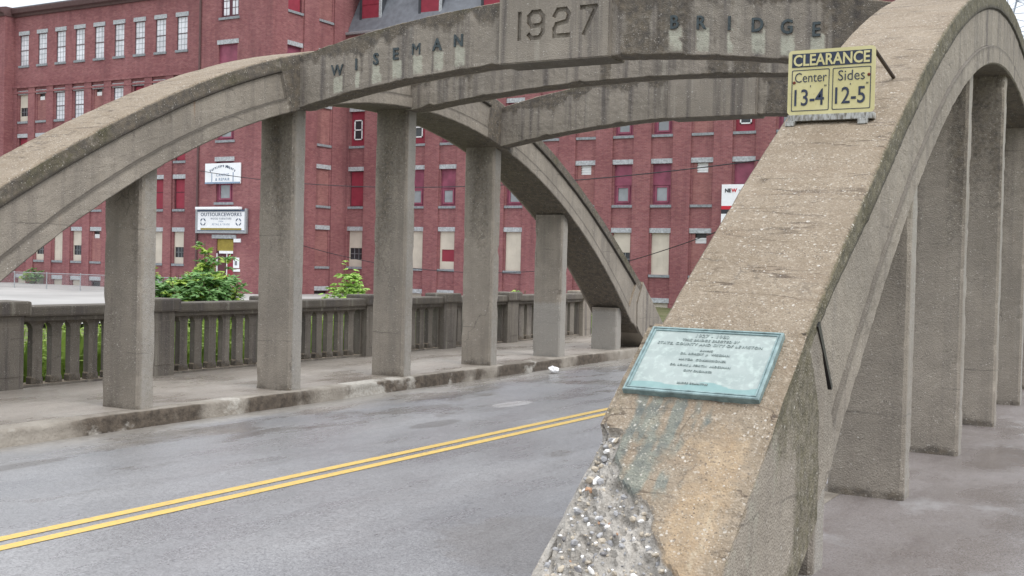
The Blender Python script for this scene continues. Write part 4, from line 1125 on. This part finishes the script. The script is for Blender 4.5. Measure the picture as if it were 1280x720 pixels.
# ------------------------------------------------------------------ fence, cables, pole, lattice tower
YF = 46.0
fen = thing('chain_link_fence', 'grey chain link fence with thin posts round the pale lot', 'fence', (-54, YF, -.6))
fx0, fx1, fz0, fz1 = -72.0, -43.6, -.55, .42
k = 0
xp = fx1
while xp > fx0:
    m = MB(); rp = .06 if k == 0 else .03
    m.tube([(xp, YF, -.66), (xp, YF, fz1+(.25 if k == 0 else .06))], rp, 8); m.build('post', M_STEEL, fen); xp -= 2.98 if k else 3.2; k += 1
m = MB(); m.tube([(fx0, YF, fz1), (fx1, YF, fz1)], .02, 6); m.build('top_rail', M_STEEL, fen)
m = MB(); H = fz1-fz0; x = fx0-H
while x < fx1:
    for sgn in (1, -1):
        xa, za, xb, zb = x, fz0, x+H, fz1
        if sgn < 0: za, zb = fz1, fz0
        if xa < fx0: za += (zb-za)*(fx0-xa)/H; xa = fx0
        if xb > fx1: zb -= (zb-za)*(xb-fx1)/(xb-xa); xb = fx1
        yy = YF+.004*sgn
        m.add([(xa, yy, za-.004), (xb, yy, zb-.004), (xb, yy, zb+.004), (xa, yy, za+.004)], [(0, 1, 2, 3)])
    x += .085
m.build('mesh', M_STEEL, fen, recalc=False)

pole = thing('utility_pole', 'brown wooden utility pole carrying cables behind the near arch', 'utility pole', (-9.0, 40, -.6))
m = MB(); m.tube([(-9, 40, -.7), (-9, 40, 6.9)], .15, 10, r1=.11); m.build('shaft', M_WOOD, pole)
m = MB(); m.box(-9.9, -8.1, 39.87, 39.99, 5.85, 5.97); m.build('crossarm', M_WOOD, pole)
def cable(pts, label, r=.022):
    m = MB(); m.tube(pts, r, 6); return tag(m.build('cable', M_WIRE), label, 'cable', 'cables strung before the mills')
def cat(a, b, sag, n=28):
    a, b = Vector(a), Vector(b); return [a+(b-a)*(i/n)+Vector((0, 0, -4*sag*(i/n)*(1-i/n))) for i in range(n+1)]
cable(cat((-52.95, 52.6, 7.0), (-9, 39.86, 5.98), 1.25), 'longest black cable, sagging at mid height across the whole mill front')
cable(cat((-27.5, 59.8, 1.75), (-9, 40.0, 5.2), .25), 'steep black cable rising from the mill wall towards the near arch')
cable(cat((-47.2, 55.6, 2.5), (-31.5, 59.8, 1.35), .75), 'lowest black cable, drooping near the ground by the tower corner')

twr = thing('lattice_pylon', 'pale grey steel lattice pylon against white sky at upper right', 'pylon', (-13.3, 150, -.6))
def leg(sx, sy, z): w = max(1.0, 13.3-.246*z); return (-13.3+sx*w, 150+sy*w, z)
m = MB()
for sx in (-1, 1):
    for sy in (-1, 1): m.tube([leg(sx, sy, -.7), leg(sx, sy, 50)], .11, 4)
m.build('legs', M_TOWER, twr)
m = MB(); zz = [0, 7, 13, 18.5, 23.5, 28, 32, 35.6, 39, 42, 44.6, 47, 50]
for a, b in zip(zz, zz[1:]):
    for (p, q) in (((-1, -1), (1, -1)), ((1, -1), (1, 1)), ((1, 1), (-1, 1)), ((-1, 1), (-1, -1))):
        m.tube([leg(*p, a), leg(*q, b)], .045, 4); m.tube([leg(*q, a), leg(*p, b)], .045, 4); m.tube([leg(*p, b), leg(*q, b)], .045, 4)
m.build('bracing', M_TOWER, twr)
m = MB()
for z in (40, 46): m.tube([(-22, 150, z), (-4.5, 150, z)], .2, 4)
m.build('crossarms', M_TOWER, twr)

# ------------------------------------------------------------------ plants
def leaf(m, p, d, n, L, w, mi=0):
    d = d.normalized(); s = d.cross(n); s = s.normalized() if s.length > 1e-4 else Vector((1, 0, 0)); n = s.cross(d)
    a, b, c, e = p, p+d*L*.45+s*w-n*L*.06, p+d*L-n*L*.16, p+d*L*.45-s*w-n*L*.06
    mid = p+d*L*.5+n*L*.03
    m.add([a, b, c, e, mid], [(0, 1, 4), (1, 2, 4), (2, 3, 4), (3, 0, 4)], mi)
def rv(r): return Vector((r.gauss(0, 1), r.gauss(0, 1), r.gauss(0, 1))).normalized()
def frond(m, sm, r, p, d, L, pairs, ll, lw, mi):
    d = d.normalized(); pts = [p+d*L*t+Vector((0, 0, -.35*L*t*t)) for t in (0, .33, .66, 1)]
    sm.tube(pts, .006, 4)
    side = d.cross(Vector((0, 0, 1))).normalized()
    for i in range(pairs):
        t = .2+.8*i/(pairs-1); q = p+d*L*t+Vector((0, 0, -.35*L*t*t))
        for sg in (-1, 1): leaf(m, q, side*sg+d*.5+rv(r)*.45, Vector((0, 0, 1))+rv(r)*.6, ll*r.uniform(.7, 1.3), lw, mi)
def bush(name, label, cat_, centre, stems, seed, mats, group=None):
    r = random.Random(seed); cx, cy, cz = centre
    b = thing(name, label, cat_, centre, group); fm = MB(); sm = MB()
    for (dx, dy, h, lean, nf, fl, ll, mi) in stems:
        top = Vector((cx+dx+lean*.4, cy+dy, cz+h)); bot = Vector((cx+dx*.3, cy+dy*.3, cz))
        mid = (top+bot)/2+Vector((dx*.25, dy*.2, 0)); sm.tube([bot, mid, top], .028, 5, r1=.010)
        for i in range(nf):
            t = r.uniform(.35, 1); p = bot+(mid-bot)*min(1, t*2) if t < .5 else mid+(top-mid)*(t*2-1)
            an = r.uniform(0, 6.28); d = Vector((math.cos(an), math.sin(an), r.uniform(-.35, 1.1)))
            frond(fm, sm, r, p, d, fl*r.uniform(.6, 1.15), 6, ll, ll*.27, mi if r.random() < .8 else 1-mi)
    fm.build('foliage', mats, b, recalc=False); sm.build('stem', M_STEM, b)
    return b
r = random.Random(11)
st_ = []
for i in range(52):
    a = r.uniform(0, 6.28); q = math.sqrt(r.random())*1.08
    st_.append((q*math.cos(a)*1.2, q*math.sin(a), 1.75+.42*(1-q)+r.uniform(-.35, .3), r.uniform(-.4, .4), 20, .40, .20, 0 if r.random() < .75 else 1))
bush('leafy_bush', 'large dark green bush with feathery leaves beyond the balustrade', 'bush', (-23.45, 23.25, -1.0), st_, 5, [M_LEAF, M_LEAFY])
bush('sapling', 'thin yellow green sapling rising out of the big bush', 'sapling', (-23.4, 23.75, -1.0),
     [(-.25, 0, 3.05, .0, 30, .30, .19, 1), (-.15, .0, 2.75, .1, 30, .28, .18, 0), (-.3, .1, 2.55, .0, 26, .30, .18, 0), (.5, 0, 2.6, .1, 14, .28, .18, 1)], 8, [M_LEAF, M_LEAFY])
bush('tall_weed', 'small yellowish weed stalk at the left of the big bush', 'weed', (-24.35, 22.3, -1.0), [(0, 0, 2.45, .0, 16, .30, .13, 1), (.15, 0, 2.2, .05, 12, .3, .13, 0)], 9, [M_LEAF, M_LEAFY])
# maple seedling with broad leaves
b = thing('maple_bush', 'small bright yellow green maple bush peeping over the balustrade', 'bush', (-18.5, 23.6, -1.0)); fm = MB(); sm = MB(); r = random.Random(4)
for i in range(26):
    a = r.uniform(0, 6.28); q = math.sqrt(r.random()); top = Vector((-18.5+q*.62*math.cos(a), 23.6+q*.6*math.sin(a), -1.0+2.55*(1-.25*q*q)-r.uniform(0, .35)))
    bot = Vector((-18.5+.1*math.cos(a), 23.6, -1.0)); sm.tube([bot, (bot+top)/2+Vector((0, 0, .1)), top], .016, 4, r1=.005)
    for j in range(20):
        p = bot+(top-bot)*r.uniform(.45, 1.02)+rv(r)*.12; n = Vector((0, 0, 1))+rv(r)*.5; an = r.uniform(0, 6.28); d = Vector((math.cos(an), math.sin(an), -.2))
        for w in (-.9, 0, .9): leaf(fm, p, Matrix.Rotation(w, 3, 'Z')@d, n, .16 if w == 0 else .13, .05)
fm.build('foliage', M_LEAFM, b, recalc=False); sm.build('stem', M_STEM, b)
bush('tall_weed', 'sparse weeds showing above the far balustrade near the fifth hanger', 'weed', (-13.4, 23.5, -1.0), [(0, 0, 2.05, 0, 12, .22, .09, 1), (-.3, .1, 1.95, 0, 9, .2, .09, 1), (.25, 0, 2.0, 0, 8, .2, .09, 0)], 12, [M_LEAF, M_LEAFY])
# rank growth on the bank behind the balustrade
m = MB(); r = random.Random(21)
for i in range(3600):
    y = r.uniform(3, 27); x = -12.45-abs(r.gauss(0, 1))*1.9; z0 = terr(x, y)-.1; h = r.uniform(.9, 1.65)*(1-.0*abs(x+12)/6)
    h = min(h, .80-z0-.0)
    p = Vector((x, y, z0)); top = p+Vector((r.uniform(-.15, .15), r.uniform(-.15, .15), h))
    leaf(m, p, top-p, rv(r), h, .008)
    for j in range(11):
        q = p+(top-p)*r.uniform(.25, 1); an = r.uniform(0, 6.28)
        leaf(m, q, Vector((math.cos(an), math.sin(an), r.uniform(-.1, .6))), Vector((0, 0, 1))+rv(r)*.4, r.uniform(.07, .16), r.uniform(.016, .034))
tag(m.build('undergrowth', M_WEED, recalc=False), 'bright green weeds growing on the bank behind the balustrade', 'weeds', kind='stuff')
# vines at the foot of the wing
bush('wall_vine', 'low green creeper at the foot of the far left mill wing', 'creeper', (-68.9, 52.7, -.7), [(0, 0, 1.2, 0, 20, .5, .2, 0), (.6, 0, .9, 0, 16, .5, .2, 0), (-.7, 0, .8, 0, 14, .5, .2, 1)], 31, [M_LEAF, M_LEAFY])

# litter by the far kerb
bm = bmesh.new(); bmesh.ops.create_icosphere(bm, subdivisions=3, radius=.07)
for v in bm.verts: v.co = Vector((v.co.x*1.3, v.co.y*1.0, v.co.z*.75))*(1+.5*N(v.co, 14, 3)); v.co += Vector((-8.72, 16.6, ZR+.075))
m = MB(); m.addbm(bm)
tag(m.build('crumpled_litter', M_LITTER), 'small crumpled white litter on the road by the far kerb', 'litter')
